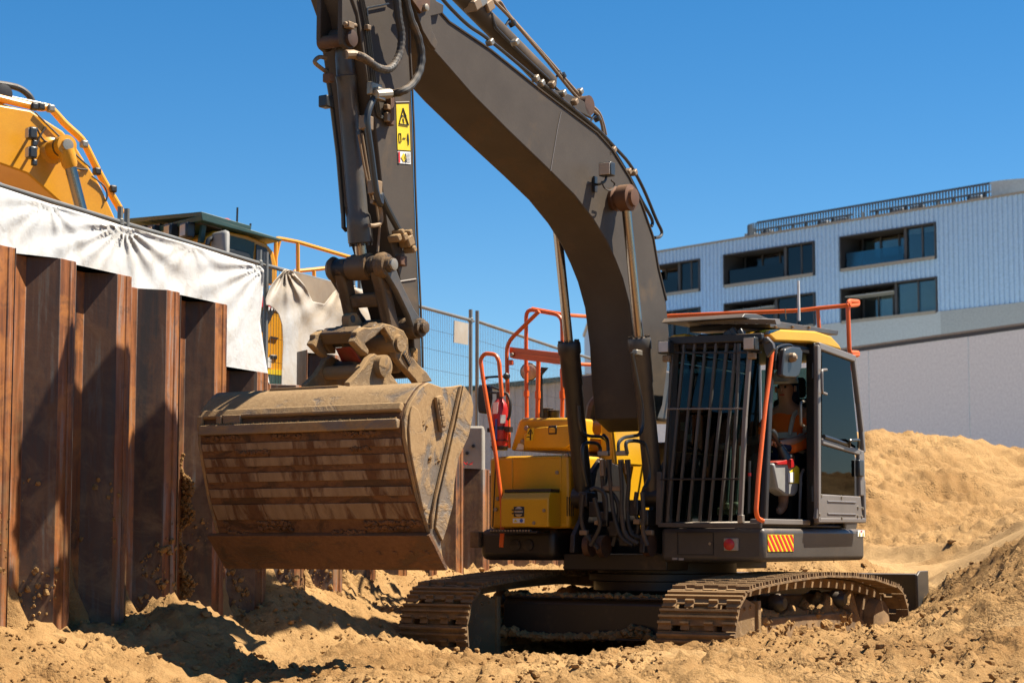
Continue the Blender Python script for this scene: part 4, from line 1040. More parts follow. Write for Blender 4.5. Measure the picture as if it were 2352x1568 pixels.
q4 = [EX.F(-.376, *ce(*p)) for p in ((478, 762), (515, 760), (506, 828), (469, 832))]; wy = G().slab(q4, (.002, 0, 0)).build('warning_sticker', M['stickyel'], hat)
def in_q(qd, s_, t_, out=(0, 0, 0)): return qd[0].lerp(qd[1], s_).lerp(qd[3].lerp(qd[2], s_), t_) + Vector(out)
def ring_tri(qd, pts, wd, out, name, par, mat=None):
    g = G(); n = len(pts)
    for i in range(n): g.bar(in_q(qd, *pts[i], out), in_q(qd, *pts[(i + 1) % n], out), wd, wd * .6)
    return g.build(name, mat or M['ink'], par)
ring_tri(q4, [(.15, .45), (.85, .45), (.5, .08)], .008, (.004, 0, 0), 'triangle_outline', wy)
G().box(in_q(q4, .5, .33, (.004, 0, 0)), (.003, .012, .04)).build('mark', M['ink'], wy); G().box(in_q(q4, .6, .72, (.004, 0, 0)), (.003, .014, .06)).build('figure', M['ink'], wy); G().box(in_q(q4, .28, .7, (.004, 0, 0)), (.003, .035, .008)).build('arrow', M['ink'], wy)
q4 = [EX.F(-.412, *ce(*p)) for p in ((428, 846), (458, 846), (454, 880), (414, 880))]; G().slab(q4, (.002, 0, 0)).build('label', M['white'], hood)
# filler caps, engine hood with louvres
for x_, r_, (ya, yb) in ((577, .075, (655, 706)), (622, .055, (665, 706))):
    a, b = EX.F(-.9, *ce(x_, ya)), EX.F(-.9, *ce(x_, yb)); G().rev((-.9, a.y, b.z - .03), (0, 0, 1), [(0, r_ * .9), (a.z - b.z - .01, r_ * .9), (a.z - b.z, r_), (a.z - b.z + .03, r_), (a.z - b.z + .035, r_ * .8)], 16).build('filler_cap', M['black'], ex)
hp = [EX.F(-1.5, *ce(*p)) for p in ((676, 720), (678, 525), (700, 480), (1000, 445), (1180, 440), (1180, 720))]
g = G(); g.slab([Vector((-1.5, p.y, p.z)) for p in hp], (-.75, 0, 0)); eh = g.build('engine_hood', M['grey2'], ex, .03, seg=3)
for x_ in (852, 882, 908):
    a, b = EX.F(-1.5, *ce(x_, 495)), EX.F(-1.5, *ce(x_ - 4, 560)); G().bar((-1.498, a.y, a.z), (-1.498, b.y, b.z), .035, .012).build('vent_slot', M['white'] if 0 else M['ink'], eh)
g = G(); a, b = EX.F(-.7, *ce(872, 715)), EX.F(-.7, *ce(945, 960)); g.bb((-1.3, a.y, b.z), (-.7, b.y, a.z)); g.build('side_cover', M['yellow'], ex, .02)
g = G(); g.tube([EX.F(-.5, *ce(*p)) for p in ((940, 760), (952, 860), (962, 958))], .022, 6); g.build('cover_edge', M['yellow'], ex)
g = G(); g.tube([EX.F(-.9, *ce(*p)) for p in ((835, 720), (850, 640), (900, 600), (960, 600))], .085, 10, 5); g.build('air_duct', M['rubber'], ex)

# ---------------------------------------------------------------- orange access rails
def rail(pts, f, r=.019, name='handrail', par=None, rad=.06, cv=ce, df=None):
    P_ = [EX.F(f if df is None else f + df[i], *cv(*p)) for i, p in enumerate(pts)]
    return G().tube(fillet(P_, rad), r, 10).build(name, M['orange'], par or ex)
r1 = rail([(375, 870), (368, 560), (362, 300), (540, 126)], -.36, .020, rad=.10)
rail([(472, 705), (469, 420), (469, 112), (664, 148), (668, 380), (665, 702)], -.55, .020, 'handrail', rad=.09)
rail([(500, 112), (680, 145), (760, 152), (900, 160)], -.60, .018, 'handrail', df=[0, -.05, -.4, -.9])
rail([(530, 706), (533, 560), (536, 380)], -.50, .022)
rail([(680, 410), (760, 414), (1000, 424)], -.55, .018, 'handrail', df=[0, -.3, -.9])
g = G(); g.slab([EX.F(-.40, *ce(*p)) for p in ((378, 320), (600, 346), (655, 352), (684, 362), (684, 392), (376, 352))], (-.03, 0, 0)); g.slab([EX.F(-.385, *ce(*p)) for p in ((380, 350), (682, 388), (682, 419), (400, 384), (380, 376))], (-.02, 0, 0)); g.build('toe_board', M['orange'], ex, .004)
for x_, y_ in ((392, 362), (664, 405)):
    p = EX.F(-.37, *ce(x_, y_)); G().rev(p, (1, 0, 0), [(-.01, .022), (.012, .018), (.014, 0)], 8).build('bolt', M['steel'], ex)
for x_, y_ in ((384, 405), (684, 530)):
    p = EX.F(-.45, *ce(x_, y_)); G().box(p, (.05, .05, .05)).build('rail_clamp', M['orange'], ex, .008)
for x_, y0, y1, f_ in ((470, 425, 450, -.55), (668, 440, 480, -.55), (665, 560, 600, -.55), (532, 560, 600, -.5), (470, 560, 590, -.55)):
    a, b = EX.F(f_, *ce(x_, y0)), EX.F(f_, *ce(x_, y1)); G().cyl(a, b, .028, 10).build('rail_sleeve', M['orange'], ex)
rail([(337, 590), (322, 400), (305, 362), (245, 355), (220, 385), (232, 480), (300, 880), (336, 1160), (341, 1260), (338, 1335)], .10, .020, 'grab_rail', rad=.08)
a, b = EX.F(.1, *ce(345, 1240)), EX.F(.1, *ce(334, 1410)); G().bar(a, b, .02, .045).build('rail_foot', M['orange'], ex, .006)
# convex mirror on the rail, rear view mirror by the extinguisher
m0 = EX.F(-.75, *ce(485, 455)); g = G(); g.rev(m0, Vector((.8, .35, -.1)), [(-.05, .02), (-.04, .05), (-.01, .085), (0, .09), (.010, .085)], 24); mo = g.build('convex_mirror', M['plast'], ex)
G().rev(m0 + Vector((.8, .35, -.1)).normalized() * .010, Vector((.8, .35, -.1)), [(0, .080), (.010, .06), (.014, .03), (.015, 0)], 24).build('mirror_face', M['lens'], mo)
g = G(); g.tube([EX.F(-.8, *ce(*p)) for p in ((520, 455), (560, 440), (548, 480), (552, 700))], .02, 6); g.slab([EX.F(-.8, *ce(*p)) for p in ((555, 430), (592, 434), (552, 480))], (.02, 0, 0)); g.build('mirror_stay', M['black'], mo)
g = G(); g.tube([EX.F(-.30, *ce(*p)) for p in ((362, 480), (300, 482), (252, 486))], .012, 6); g.rev(EX.F(-.30, *ce(362, 480)) - Vector((0, .03, 0)), (0, 1, 0), [(0, .02), (.02, .035), (.04, .035), (.06, .02)], 12)
g.slab([EX.F(-.30, *ce(*p)) for p in ((245, 500), (250, 482), (278, 486))], (.02, 0, 0)); ms = g.build('mirror_stay', M['plast'], ex)
g = G(); g.slab([EX.F(-.32, *ce(*p)) for p in ((228, 540), (250, 528), (290, 534), (292, 600), (280, 688), (232, 682), (226, 600))], (.09, 0, 0)); g.rev(EX.F(-.3, *ce(222, 590)), (0, 1, 0), [(-.02, .03), (.04, .03)], 10); g.build('side_mirror', M['plast'], ex, .02)

# ---------------------------------------------------------------- boom
BW = .235
up_e = [(1533, 845), (1537, 765), (1530, 690)] + [cc(*p) for p in ((1360, 1568), (1330, 1390), (1260, 1190), (1190, 1040), (1090, 880), (1000, 780), (670, 530), (370, 290), (130, 128), (60, 50))]
tip = [(992, -30), (955, -55), (915, -58), (898, -35), (908, -10), (935, 5), (952, 36), (967, 74), (992, 112), (1006, 128)]
lo_e = [cc(*p) for p in ((270, 560), (480, 770), (730, 1010), (870, 1150), (980, 1290), (1060, 1420), (1110, 1530))] + [(1430, 640), (1446, 700), (1457, 788), (1462, 880), (1470, 960), (1500, 990), (1522, 930)]
prof = LL(BW, idn, up_e + tip + lo_e)
BPROF = prof
boom = G().prism(prof, -BW, BW).build('boom', M['grey'], ex, .012)
# flange lip along the top edge and weld seams on the side
g = G(); tp = LL(BW, idn, up_e[2:])
g.tube([p + Vector((0, .004, 0)) for p in tp], .010, 5); g.build('edge_bead', M['grey'], boom)
for pts in ([cc(790, 660), cc(772, 740), cc(752, 860), cc(728, 1005)], ):
    g = G(); g.tube([EX.L(BW + .002, *p) for p in pts], .005, 4); g.build('weld_seam', M['doorgrey'], boom)
a = EX.L(BW + .0, *cc(470, 1010))
# boom-tip fork cheek
g = G(); g.prism(LL(BW + .03, ca, ((830, -60), (900, 110), (940, 230), (1000, 330), (1035, 370), (1050, 310), (1010, 230), (1000, 120), (1090, 100), (1095, 40), (1040, 10), (1000, -80))), BW + .001, BW + .045); g.build('tip_cheek', M['grey'], boom, .006)
g = G(); g.prism(LL(BW + .07, ca, ((862, -10), (940, 100), (1000, 60), (1005, -20))), BW + .046, BW + .075); kp = g.build('pin_keeper', M['rust_loose'], boom, .005)
p = EX.L(BW + .07, *ca(960, 60)); G().rev(p, (0, 1, 0), [(0, .03), (.03, .03), (.035, .02)], 8).build('keeper_bolt', M['steel'], kp)
# lift cylinders
pinr = EX.L(.36, *cc(1165, 1165)); baser = EX.L(.36, 1502, 1140)
PF, PU, BF, BU = pinr.x, pinr.z, baser.x, baser.z
ax = Vector((PF - BF, 0, PU - BU)); AL = ax.length; axn = ax.normalized()
gl = EX.L(.36, *ce(1085, 270)); tg = (Vector((gl.x, 0, gl.z)) - Vector((BF, 0, BU))).dot(axn)
for s_ in (-1, 1):
    l_ = s_ * .365; B0 = Vector((BF, l_, BU))
    g = G(); g.rev(B0, axn, [(-.02, .07), (.10, .085), (tg - .42, .085), (tg - .40, .094), (tg - .12, .096), (tg - .10, .108), (tg - .02, .108), (tg, .10)], 22)
    cy = g.build('lift_cylinder', M['black'] if s_ < 0 else M['grey2'], ex, 0)
    for k in range(12):
        an = 2 * math.pi * k / 12; o_ = axn.orthogonal().normalized(); b2 = axn.cross(o_)
        G().cyl(B0 + axn * (tg - .005) + (o_ * math.cos(an) + b2 * math.sin(an)) * .09, B0 + axn * (tg + .016) + (o_ * math.cos(an) + b2 * math.sin(an)) * .09, .012, 6).build('gland_bolt', M['black'], cy)
    G().cyl(B0 + axn * (tg - .05), B0 + axn * (AL - .08), .043, 18).build('rod', M['chrome'], cy)
    G().rev((PF, l_ - s_ * .13, PU), (0, s_, 0), [(0, .10), (.04, .115), (.05, .09), (.08, .09), (.085, .12), (.19, .12), (.20, .085), (.23, .08), (.235, .04)], 20).build('rod_eye', M['rust_loose'], cy)
    G().rev((BF, l_ - .09, BU), (0, 1, 0), [(0, .10), (.18, .10)], 18).build('base_eye', M['black'], cy)
    # feed pipe along the barrel
    pp = [EX.L(.36 * s_ + .10, *ce(*p)) for p in (((1045, 350), (1060, 430), (1100, 640), (1105, 760), (1085, 800), (1000, 812), (970, 840), (972, 890)) if s_ > 0 else ((755, 640), (760, 740), (775, 790), (810, 805), (880, 808), (910, 830), (918, 880)))]
    G().tube(fillet(pp, .06), .016, 8).build('feed_pipe', M['plast'], cy)
p = EX.L(.36 + .11, *ce(1075, 352)); G().box(p, (.11, .05, .05)).build('pipe_clamp', M['steel'], cy, .008)
for pts, l_ in ((((1020, 900), (1012, 850), (1030, 832), (1090, 835), (1120, 870), (1140, 1020), (1110, 1090)), .46), (((870, 905), (872, 870), (850, 845), (800, 842), (775, 870), (780, 980), (800, 1075)), -.22), (((915, 905), (912, 830), (890, 800)), -.2)):
    G().tube(catmull([EX.L(l_, *ce(*p)) for p in pts], 5), .017, 8).build('hydraulic_pipe', M['plast'], ex)
# nest of hoses in front of the boom foot
for k, pts in enumerate((((880, 940), (885, 1050), (900, 1200), (930, 1330), (1000, 1380)), ((918, 935), (928, 1060), (945, 1220), (985, 1350), (1050, 1400)), ((980, 940), (990, 1080), (990, 1220), (1010, 1340), (1080, 1390)),
                         ((1020, 935), (1028, 1060), (1020, 1200), (1040, 1330), (1100, 1360)), ((840, 1140), (860, 1220), (870, 1300), (820, 1400)), ((1070, 1110), (1062, 1200), (1080, 1290), (1060, 1400)), ((780, 1120), (770, 1240), (790, 1330), (860, 1420)),
                         ((1100, 1110), (1110, 1230), (1105, 1320), (1130, 1400)), ((870, 1100), (930, 1110), (970, 1180), (965, 1300), (940, 1400)), ((820, 1100), (850, 1090), (900, 1130), (905, 1260)))):
    l_ = -.25 + .07 * k; f_ = .13 + .04 * ((k * 7) % 5)
    G().tube(catmull([EX.F(f_ - .02 * i, *ce(*p)) for i, p in enumerate(pts)], 5), .020, 8).build('hydraulic_hose', M['rubber'], ex)
for x_, y_ in ((883, 955), (920, 955), (985, 955), (1021, 955), (885, 1000), (1020, 990)):
    a, b = EX.F(.15, *ce(x_, y_ - 22)), EX.F(.15, *ce(x_ + 3, y_ + 22)); G().cyl(a, b, .028, 8).build('hose_fitting', M['tan'], ex)
for x_, y_, w_ in ((892, 900, 58), (992, 898, 58), (910, 1090, 40), (965, 1090, 50), (785, 1330, 42), (1140, 1330, 42), (862, 1275, 34), (1075, 1270, 34)):
    p = EX.F(.17, *ce(x_, y_)); G().box(p, (.05, w_ * .00185, .045)).build('hose_clamp', M['tan'] if y_ > 1000 else M['steel'], ex, .006)
g = G()
for k in range(7):
    p = EX.F(.05, *ce(800 + k * 55, 1150 + (k * 53) % 220)); g.box(p, (.16, .09, .14))
g.build('valve_block', M['black'], ex, .01)
for x_, y_ in ((815, 1400), (890, 1405), (1140, 1400)):
    p = EX.F(.02, *ce(x_, y_)); G().rev(p - Vector((0, .03, 0)), (0, 1, 0), [(0, .10), (.06, .10)], 18).build('pin_boss', M['rust_loose'], ex)
# pipes and arm cylinder above the boom
a, b = EX.L(0, *cc(720, 505)), EX.L(0, *cc(60, -120)); d = (b - a); nn = Vector((-d.z, 0, d.x)).normalized(); nn = nn if nn.z > 0 else -nn
a2, b2 = a + nn * .02, b + nn * .07
G().rev(a2, b2 - a2, [(-.04, .05), (.02, .085), ((b2 - a2).length, .085)], 20).build('arm_cylinder', M['grey'], ex)
p = EX.L(0, *cc(880, 630)); G().rev(p - Vector((0, .14, 0)), (0, 1, 0), [(0, .09), (.28, .09)], 18).build('cylinder_pin', M['rust_loose'], ex)
for s_ in (-.13, .11): G().prism(LL(s_, cc, ((700, 520), (830, 560), (910, 600), (960, 700), (800, 620))), s_, s_ + .03).build('pin_lug', M['grey'], ex, .005)
for pts, l_, r_, m_ in ((((330, -40), (400, 20), (430, 25), (490, 110), (710, 358), (900, 575), (1000, 660), (1032, 725), (1052, 805)), .02, .018, 'tan'), (((345, -40), (408, 30), (500, 125), (712, 372), (890, 590), (1010, 690), (1040, 800)), .06, .015, 'tan'),
                        (((60, -30), (150, 70), (250, 165), (370, 248), (660, 488), (850, 640), (1000, 765), (1100, 870), (1190, 970), (1270, 1110), (1350, 1300), (1382, 1370), (1372, 1400), (1342, 1407)), BW - .04, .016, 'plast'),
                        (((660, 510), (1000, 785), (1090, 885), (1190, 1045), (1265, 1190), (1325, 1300), (1322, 1340)), BW - .07, .016, 'plast'),
                        (((380, 90), (400, 160), (430, 200), (560, 330), (720, 480)), .08, .014, 'plast'), (((330, 60), (380, 150), (440, 210), (700, 470), (780, 550)), -.06, .014, 'rubber')):
    P_ = [EX.L(l_, *cc(*p)) + Vector((0, 0, .015)) for p in pts]
    G().tube(catmull(P_, 4), r_, 8).build('boom_pipe', M[m_], ex)
for x_, y_ in ((490, 112), (785, 420), (990, 672)):
    p = EX.L(.05, *cc(x_, y_)); G().rev(p - Vector((.02, 0, .02)), Vector((-.6, .2, -.75)), [(0, .035), (.04, .035)], 12).build('pipe_ring', M['plast'], ex)
    q0 = EX.L(.05, *cc(x_ - 35, y_ + 80)); G().tube([p, p.lerp(q0, .5) + Vector((.02, 0, 0)), q0], .011, 6).build('pipe_stay', M['plast'], ex)
for x_, y_ in ((372, 250), (672, 490), (640, 462), (1095, 882), (1065, 905), (1218, 1015), (1185, 1010), (520, 250), (800, 550), (870, 600), (900, 540), (735, 498)):
    p = EX.L(BW - .03 if x_ != 900 else .02, *cc(x_, y_)); G().box(p, (.06, .06, .05), Matrix.Rotation(.7, 3, 'Y')).build('pipe_clamp', M['tan'] if x_ % 4 else M['steel'], ex, .01)
for k, (x_, y_) in enumerate(((300, 10), (345, 40), (270, 30))):
    p = EX.L(.05, *cc(x_, y_)); G().box(p, (.12, .12, .09), Matrix.Rotation(.6, 3, 'Y')).build('hose_block', M['tan'] if k else M['steel'], ex, .012)
# work lamp on the boom side
p = EX.L(BW + .14, *cc(1060, 997)); wl_ = G().box(p, (.09, .125, .125)).build('boom_lamp', M['plast'], ex, .012)
G().box(p + Vector((.047, 0, 0)), (.006, .105, .105)).build('lens', M['lens'], wl_, .004)
b0 = EX.L(BW + .005, *cc(985, 1085)); g = G(); g.tube(fillet([b0 + Vector((0, .01, 0)), EX.L(BW + .10, *cc(1010, 1085)), EX.L(BW + .14, *cc(1050, 1070)), EX.L(BW + .14, *cc(1058, 1030))], .03), .012, 6); g.box(b0 + Vector((0, .01, 0)), (.05, .02, .14)); g.build('bracket', M['plast'], wl_)
G().tube(catmull([EX.L(BW + .14, *cc(1085, 1060)), EX.L(BW + .13, *cc(1105, 1085)), EX.L(BW + .12, *cc(1080, 1120)), EX.L(BW + .12, *cc(1045, 1105)), EX.L(BW + .11, *cc(1030, 1065))], 5), .007, 5).build('cable', M['rubber'], wl_)

# ---------------------------------------------------------------- arm
AW = .185
le = [ca(*p) for p in ((415, -60), (470, 100), (545, 600), (600, 900), (650, 1350))] + [cb_(*p) for p in ((690, 300), (720, 420), (760, 560), (800, 760), (850, 930), (880, 1080), (890, 1200))]
re_ = [cb_(*p) for p in ((985, 1400), (945, 1330), (940, 1150), (925, 800), (905, 400), (890, 0))] + [ca(*p) for p in ((880, 950), (865, 600), (850, 350), (845, 0), (830, -150))]
prof = LL(AW, idn, le + [cb_(920, 1400)] + re_ + [ca(620, -330), ca(380, -300)])
arm = G().prism(prof, -AW, AW).build('arm', M['grey'], ex, .010)
g = G(); g.tube([p + Vector((-.004, .006, 0)) for p in LL(AW, idn, re_[1:])], .009, 5); g.build('edge_bead', M['grey'], arm)
g = G(); g.tube([EX.L(AW + .002, *cb_(770, 700)), EX.L(AW + .002, *cb_(900, 680))], .008, 5); g.build('weld_seam', M['doorgrey'], arm)
g = G(); g.tube([EX.L(AW + .002, *ca(640, 735)), EX.L(AW + .002, *ca(750, 755)), EX.L(AW + .002, *ca(850, 752))], .007, 5); g.build('weld_seam', M['doorgrey'], arm)
# cylinder bracket plates at the top
for l_, pts in ((.15, ((345, -80), (340, 250), (350, 330), (395, 372), (440, 350), (458, 290), (450, 200), (455, -80))), (-.085, ((188, -80), (182, 290), (200, 360), (235, 388), (268, 375), (290, 300), (300, -80)))):
    g = G(); g.prism(LL(l_, ca, pts), l_ - .02, l_ + .02); br = g.build('cylinder_bracket', M['grey'], arm, .006)
pt = EX.L(.17, *ca(415, 285)); G().rev((pt.x, -.10, pt.z), (0, 1, 0), [(0, .05), (.265, .05), (.27, .062), (.30, .062), (.305, .04)], 20).build('pin', M['rust_loose'], br)
g = G(); g.box(EX.L(.2, *ca(410, 188)), (.07, .05, .05)); g.cyl(EX.L(.2, *ca(375, 175)), EX.L(.2, *ca(460, 190)), .018, 8); g.build('pin_lock', M['tan'], br, .006)
# bucket cylinder
c0 = EX.L(.03, *ca(365, 285)); c1 = EX.L(.03, *cb_(510, 590)); cv_ = c1 - c0; CL = cv_.length; cn = cv_.normalized()
def tt(cv, x, y): return (EX.L(.03, *cv(x, y)) - c0).dot(cn)
t0, t1, t2, t3, t4 = tt(ca, 340, 420), tt(ca, 345, 560), tt(cb_, 450, 190), tt(cb_, 460, 225), tt(cb_, 485, 410)
g = G(); g.rev(c0, cn, [(.04, .055), (t0, .072), (t1 - .01, .074), (t1, .082), (t1 + .05, .076), (t2, .076), (t3, .092), (t3 + .06, .094), (t4, .094), (t4 + .01, .08)], 26); bc = g.build('bucket_cylinder', M['grey2'], ex)
o_ = cn.orthogonal().normalized(); b2 = cn.cross(o_)
for k in range(10):
    an = 2 * math.pi * k / 10; q_ = c0 + cn * (t4 + .005) + (o_ * math.cos(an) + b2 * math.sin(an)) * .078; G().cyl(q_, q_ + cn * .022, .012, 6).build('gland_bolt', M['black'], bc)
G().cyl(c0 + cn * t4, c1, .046, 18).build('rod', M['chrome'], bc)
G().rev(c0 - Vector((0, .085, 0)), (0, 1, 0), [(0, .075), (.17, .075)], 20).build('base_eye', M['grey2'], bc)
G().rev(c1 - Vector((0, .075, 0)), (0, 1, 0), [(0, .10), (.15, .10)], 20).build('rod_eye', M['link'], bc)
for pts, l_, r_ in ((((240, 500), (275, 700), (330, 1150), (365, 1568)), -.08, .018),):
    P_ = [EX.L(l_, *ca(*p)) for p in pts] + [EX.L(l_, *cb_(*p)) for p in ((365, 150), (370, 300), (390, 320))]
    G().tube(P_, r_, 8).build('cylinder_pipe', M['plast'], bc)
g = G(); g.tube(catmull([EX.L(-.06, *ca(*p)) for p in ((255, 540), (215, 510), (165, 470), (160, 445), (195, 420), (240, 430))], 4), .016, 8); g.build('pipe_elbow', M['tan'], bc)
G().box(EX.L(-.05, *ca(240, 750)), (.09, .08, .09)).build('pipe_clamp', M['plast'], bc, .01)
for x_, y_ in ((258, 575), (437, 555)): G().box(EX.L(-.02 if x_ < 300 else .06, *ca(x_, y_)), (.06, .07, .07)).build('band_clamp', M['rust_loose'], bc, .01)
# arm hoses and rigid pipes
for pts, name, r_, m_, l_ in ((((385, 402), (440, 402), (510, 422), (560, 458), (620, 498), (690, 512), (745, 470), (785, 380), (795, 260), (775, 130), (758, -40)), 'hydraulic_hose', .030, 'rubber', .33),
                              (((640, 692), (720, 690), (800, 672), (870, 625), (925, 530), (942, 410), (915, 270), (860, 130), (820, -40)), 'hydraulic_hose', .030, 'rubber', .36)):
    P_ = [EX.L(l_ if i > 1 else l_ - .08, *ca(*p)) for i, p in enumerate(pts)]
    path = catmull(P_, 10); g = G(); g.tube(path, lambda t: r_ * (1 + .06 * math.sin(t * 420)), 10); g.build(name, M[m_], arm)
g = G(); g.tube([EX.L(.25, *ca(385, 402)), EX.L(.27, *ca(440, 400)), EX.L(.29, *ca(515, 425)), EX.L(.31, *ca(570, 462))], .034, 10); g.build('hose_fitting', M['tan'], arm)
g = G(); g.cyl(EX.L(.27, *ca(600, 695)), EX.L(.29, *ca(712, 688)), .038, 10); g.box(EX.L(.26, *ca(620, 695)), (.09, .08, .09)); g.build('hose_fitting', M['steel'], arm, .006)
P_ = [EX.L(.25, *ca(*p)) for p in ((618, 695), (580, 745), (548, 830), (545, 930), (572, 1130), (600, 1345), (612, 1420), (640, 1500))] + [EX.L(.24, *cb_(*p)) for p in ((640, 60), (700, 180), (778, 325))]
G().tube(catmull(P_, 4), .026, 10).build('arm_pipe', M['plast'], arm)
for (x_, y_) in ((535, 905), (600, 1380)): G().box(EX.L(.22, *ca(x_, y_)), (.10, .07, .105)).build('pipe_clamp', M['tan'], arm, .008)
for k in range(3):
    P_ = [EX.L(AW + .015, *ca(x + k * 13, y)) for x, y in ((488, -20), (530, 190), (575, 560), (600, 760), (620, 860 + k * 5))] + [EX.L(AW + .015, *ca(690, 880 - k * 35))]
    G().tube(fillet(P_, .04), .007, 5).build('grease_line', M['plast'], arm)
G().tube(fillet([EX.L(AW + .02, *ca(*p)) for p in ((545, 120), (540, 60), (620, 45), (700, 28))], .02), .008, 5).build('grease_line', M['plast'], arm)
g = G(); g.box(EX.L(AW + .03, *ca(712, 820)), (.05, .05, .22)); g.build('grease_block', M['rust_loose'], arm, .008)
g = G(); g.box(EX.L(AW + .05, *ca(595, 660)), (.14, .05, .10)); g.build('pipe_manifold', M['steel'], arm, .01)
for x_, y_, w_ in ((690, 790, .05), (690, 850, .05), (690, 878, .05), (545, 205, .045)): G().box(EX.L(AW + .03, *ca(x_, y_)), (w_, .04, .04)).build('grease_nipple', M['tan'], arm, .006)
for pts in (((505, 980), (540, 1200), (590, 1500)), ((480, 990), (520, 1220), (575, 1480))):
    P_ = [EX.L(.16, *ca(*p)) for p in pts] + [EX.L(.16, *cb_(610, 130)), EX.L(.16, *cb_(635, 300)), EX.L(.16, *cb_(620, 480))]
    G().tube(P_, .010, 6).build('grease_line', M['tan'], arm)
P_ = [EX.L(.20, *cb_(*p)) for p in ((575, 110), (610, 120), (640, 160), (645, 260), (600, 285), (560, 285))]; G().tube(catmull(P_, 4), .016, 8).build('port_pipe', M['tan'], arm)
g = G()
for x_, y_, s_ in ((745, 378, .055), (790, 372, .06), (830, 400, .085), (858, 462, .05), (770, 335, .04), (830, 340, .045)): g.box(EX.L(AW + .06, *cb_(x_, y_)), (s_, .10, s_), Matrix.Rotation(.5, 3, 'Y'))
g.build('shut_off_valve', M['hitch'], arm, .012)
g = G(); g.box(EX.L(AW + .03, *cb_(795, 545)), (.09, .05, .08)); g.build('stop_block', M['rust_loose'], arm, .01)
g = G(); g.box(EX.L(AW + .03, *cb_(880, 1240)), (.08, .05, .12)); g.build('mud_lump', M['sand'], arm, .02)
# safety stickers on the arm
q4 = [EX.L(AW + .003, *ca(*p)) for p in ((755, 768), (846, 765), (860, 1108), (766, 1102))]; OUT = (0, .005, 0)
sy = G().slab(q4, (0, .002, 0)).build('warning_sticker', M['stickyel'], arm)
ring_tri(q4, [(.14, .43), (.88, .46), (.5, .09)], .011, OUT, 'triangle_outline', sy)
def fig(pts, par, qd, mat=None, name='pictogram'):
    G().slab([in_q(qd, *p, OUT) for p in pts], (0, .002, 0)).build(name, mat or M['ink'], par)
fig([(.38, .24), (.48, .24), (.48, .28), (.38, .28)], sy, q4); fig([(.56, .24), (.66, .24), (.66, .28), (.56, .28)], sy, q4); fig([(.68, .2), (.76, .26), (.70, .30)], sy, q4)
fig([(.44, .31), (.50, .31), (.55, .36), (.52, .37), (.58, .42), (.53, .42), (.46, .37)], sy, q4)
fig([(.78, .66), (.86, .66), (.88, .78), (.84, .89), (.80, .89), (.78, .79), (.74, .76)], sy, q4); fig([(.79, .635), (.85, .635), (.85, .655), (.79, .655)], sy, q4)
fig([(.38, .745), (.45, .72), (.45, .74), (.55, .74), (.55, .72), (.62, .745), (.55, .77), (.55, .755), (.45, .755), (.45, .77)], sy, q4)
ring_tri(q4, [(.10, .64), (.26, .64), (.26, .83), (.10, .83)], .006, OUT, 'machine_outline', sy)
q4 = [EX.L(AW + .003, *ca(*p)) for p in ((766, 1112), (860, 1118), (862, 1208), (768, 1200))]; sw = G().slab(q4, (0, .002, 0)).build('danger_sticker', M['white'], arm)
fig([(.02, .04), (.14, .04), (.14, .96), (.02, .96)], sw, q4, M['stickred'], 'red_band')
fig([(.22, .5), (.42, .12), (.62, .5), (.42, .88)], sw, q4, M['stickyel'], 'yellow_diamond'); fig([(.42, .5), (.6, .1), (.66, .9), (.5, .8)], sw, q4)
for k in range(7): fig([(.70, .1 + k * .115), (.95, .1 + k * .115), (.95, .13 + k * .115), (.70, .13 + k * .115)], sw, q4, M['greyplast'], 'print_line')

# ---------------------------------------------------------------- linkage, quick hitch
tp_ = c1
G().rev((tp_.x, -.26, tp_.z), (0, 1, 0), [(0, .085), (.025, .098), (.05, .085), (.055, .076), (.17, .076), (.175, .088), (.20, .09), (.36, .09), (.365, .076), (.44, .076), (.445, .094), (.49, .098), (.52, .085), (.525, .06), (.56, .055)], 24).build('link_pin', M['link'], ex)
G().rev((tp_.x, .302, tp_.z), (0, 1, 0), [(0, .045), (.02, .045), (.024, .03)], 12).build('pin_bolt', M['steel'], ex)
lp = EX.L(.20, *cj(1345, 545)); bp_ = Vector((lp.x, 0, lp.z))
h_link = G()
for s_ in (-1, 1):
    d_ = (bp_ - Vector((tp_.x, 0, tp_.z))).normalized(); n_ = Vector((-d_.z, 0, d_.x))
    P0, P1 = Vector((tp_.x, 0, tp_.z)), bp_
    outl = [P0 + n_ * .07, P0.lerp(P1, .3) + n_ * .055, P0.lerp(P1, .7) + n_ * .06, P1 + n_ * .075, P1 + d_ * .06, P1 - n_ * .075, P0.lerp(P1, .7) - n_ * .06, P0.lerp(P1, .3) - n_ * .055, P0 - n_ * .07]
    h_link.prism(outl, s_ * .165 - .045, s_ * .165 + .045)
m0 = Vector((tp_.x, 0, tp_.z)).lerp(bp_, .42); d_ = (bp_ - Vector((tp_.x, 0, tp_.z))).normalized()
h_link.box(m0, (.09, .26, .10), Vector((0, 0, -1)).rotation_difference(d_).to_matrix())
h_link.build('h_link', M['link'], ex, .02)
gp = EX.L(.27, *cb_(925, 1035))
for s_ in (-1, 1):
    a, b = Vector((tp_.x, s_ * .245, tp_.z)), Vector((gp.x, s_ * .245, gp.z)); d_ = (b - a).normalized(); n_ = Vector((-d_.z, 0, d_.x))
    G().prism([a + n_ * .07, a.lerp(b, .35) + n_ * .045, a.lerp(b, .75) + n_ * .045, b + n_ * .075, b + d_ * .07, b - n_ * .075, a.lerp(b, .75) - n_ * .045, a.lerp(b, .35) - n_ * .045, a - n_ * .07, a - d_ * .06], s_ * .245 - .025, s_ * .245 + .025).build('guide_link', M['grey2'], ex, .012)
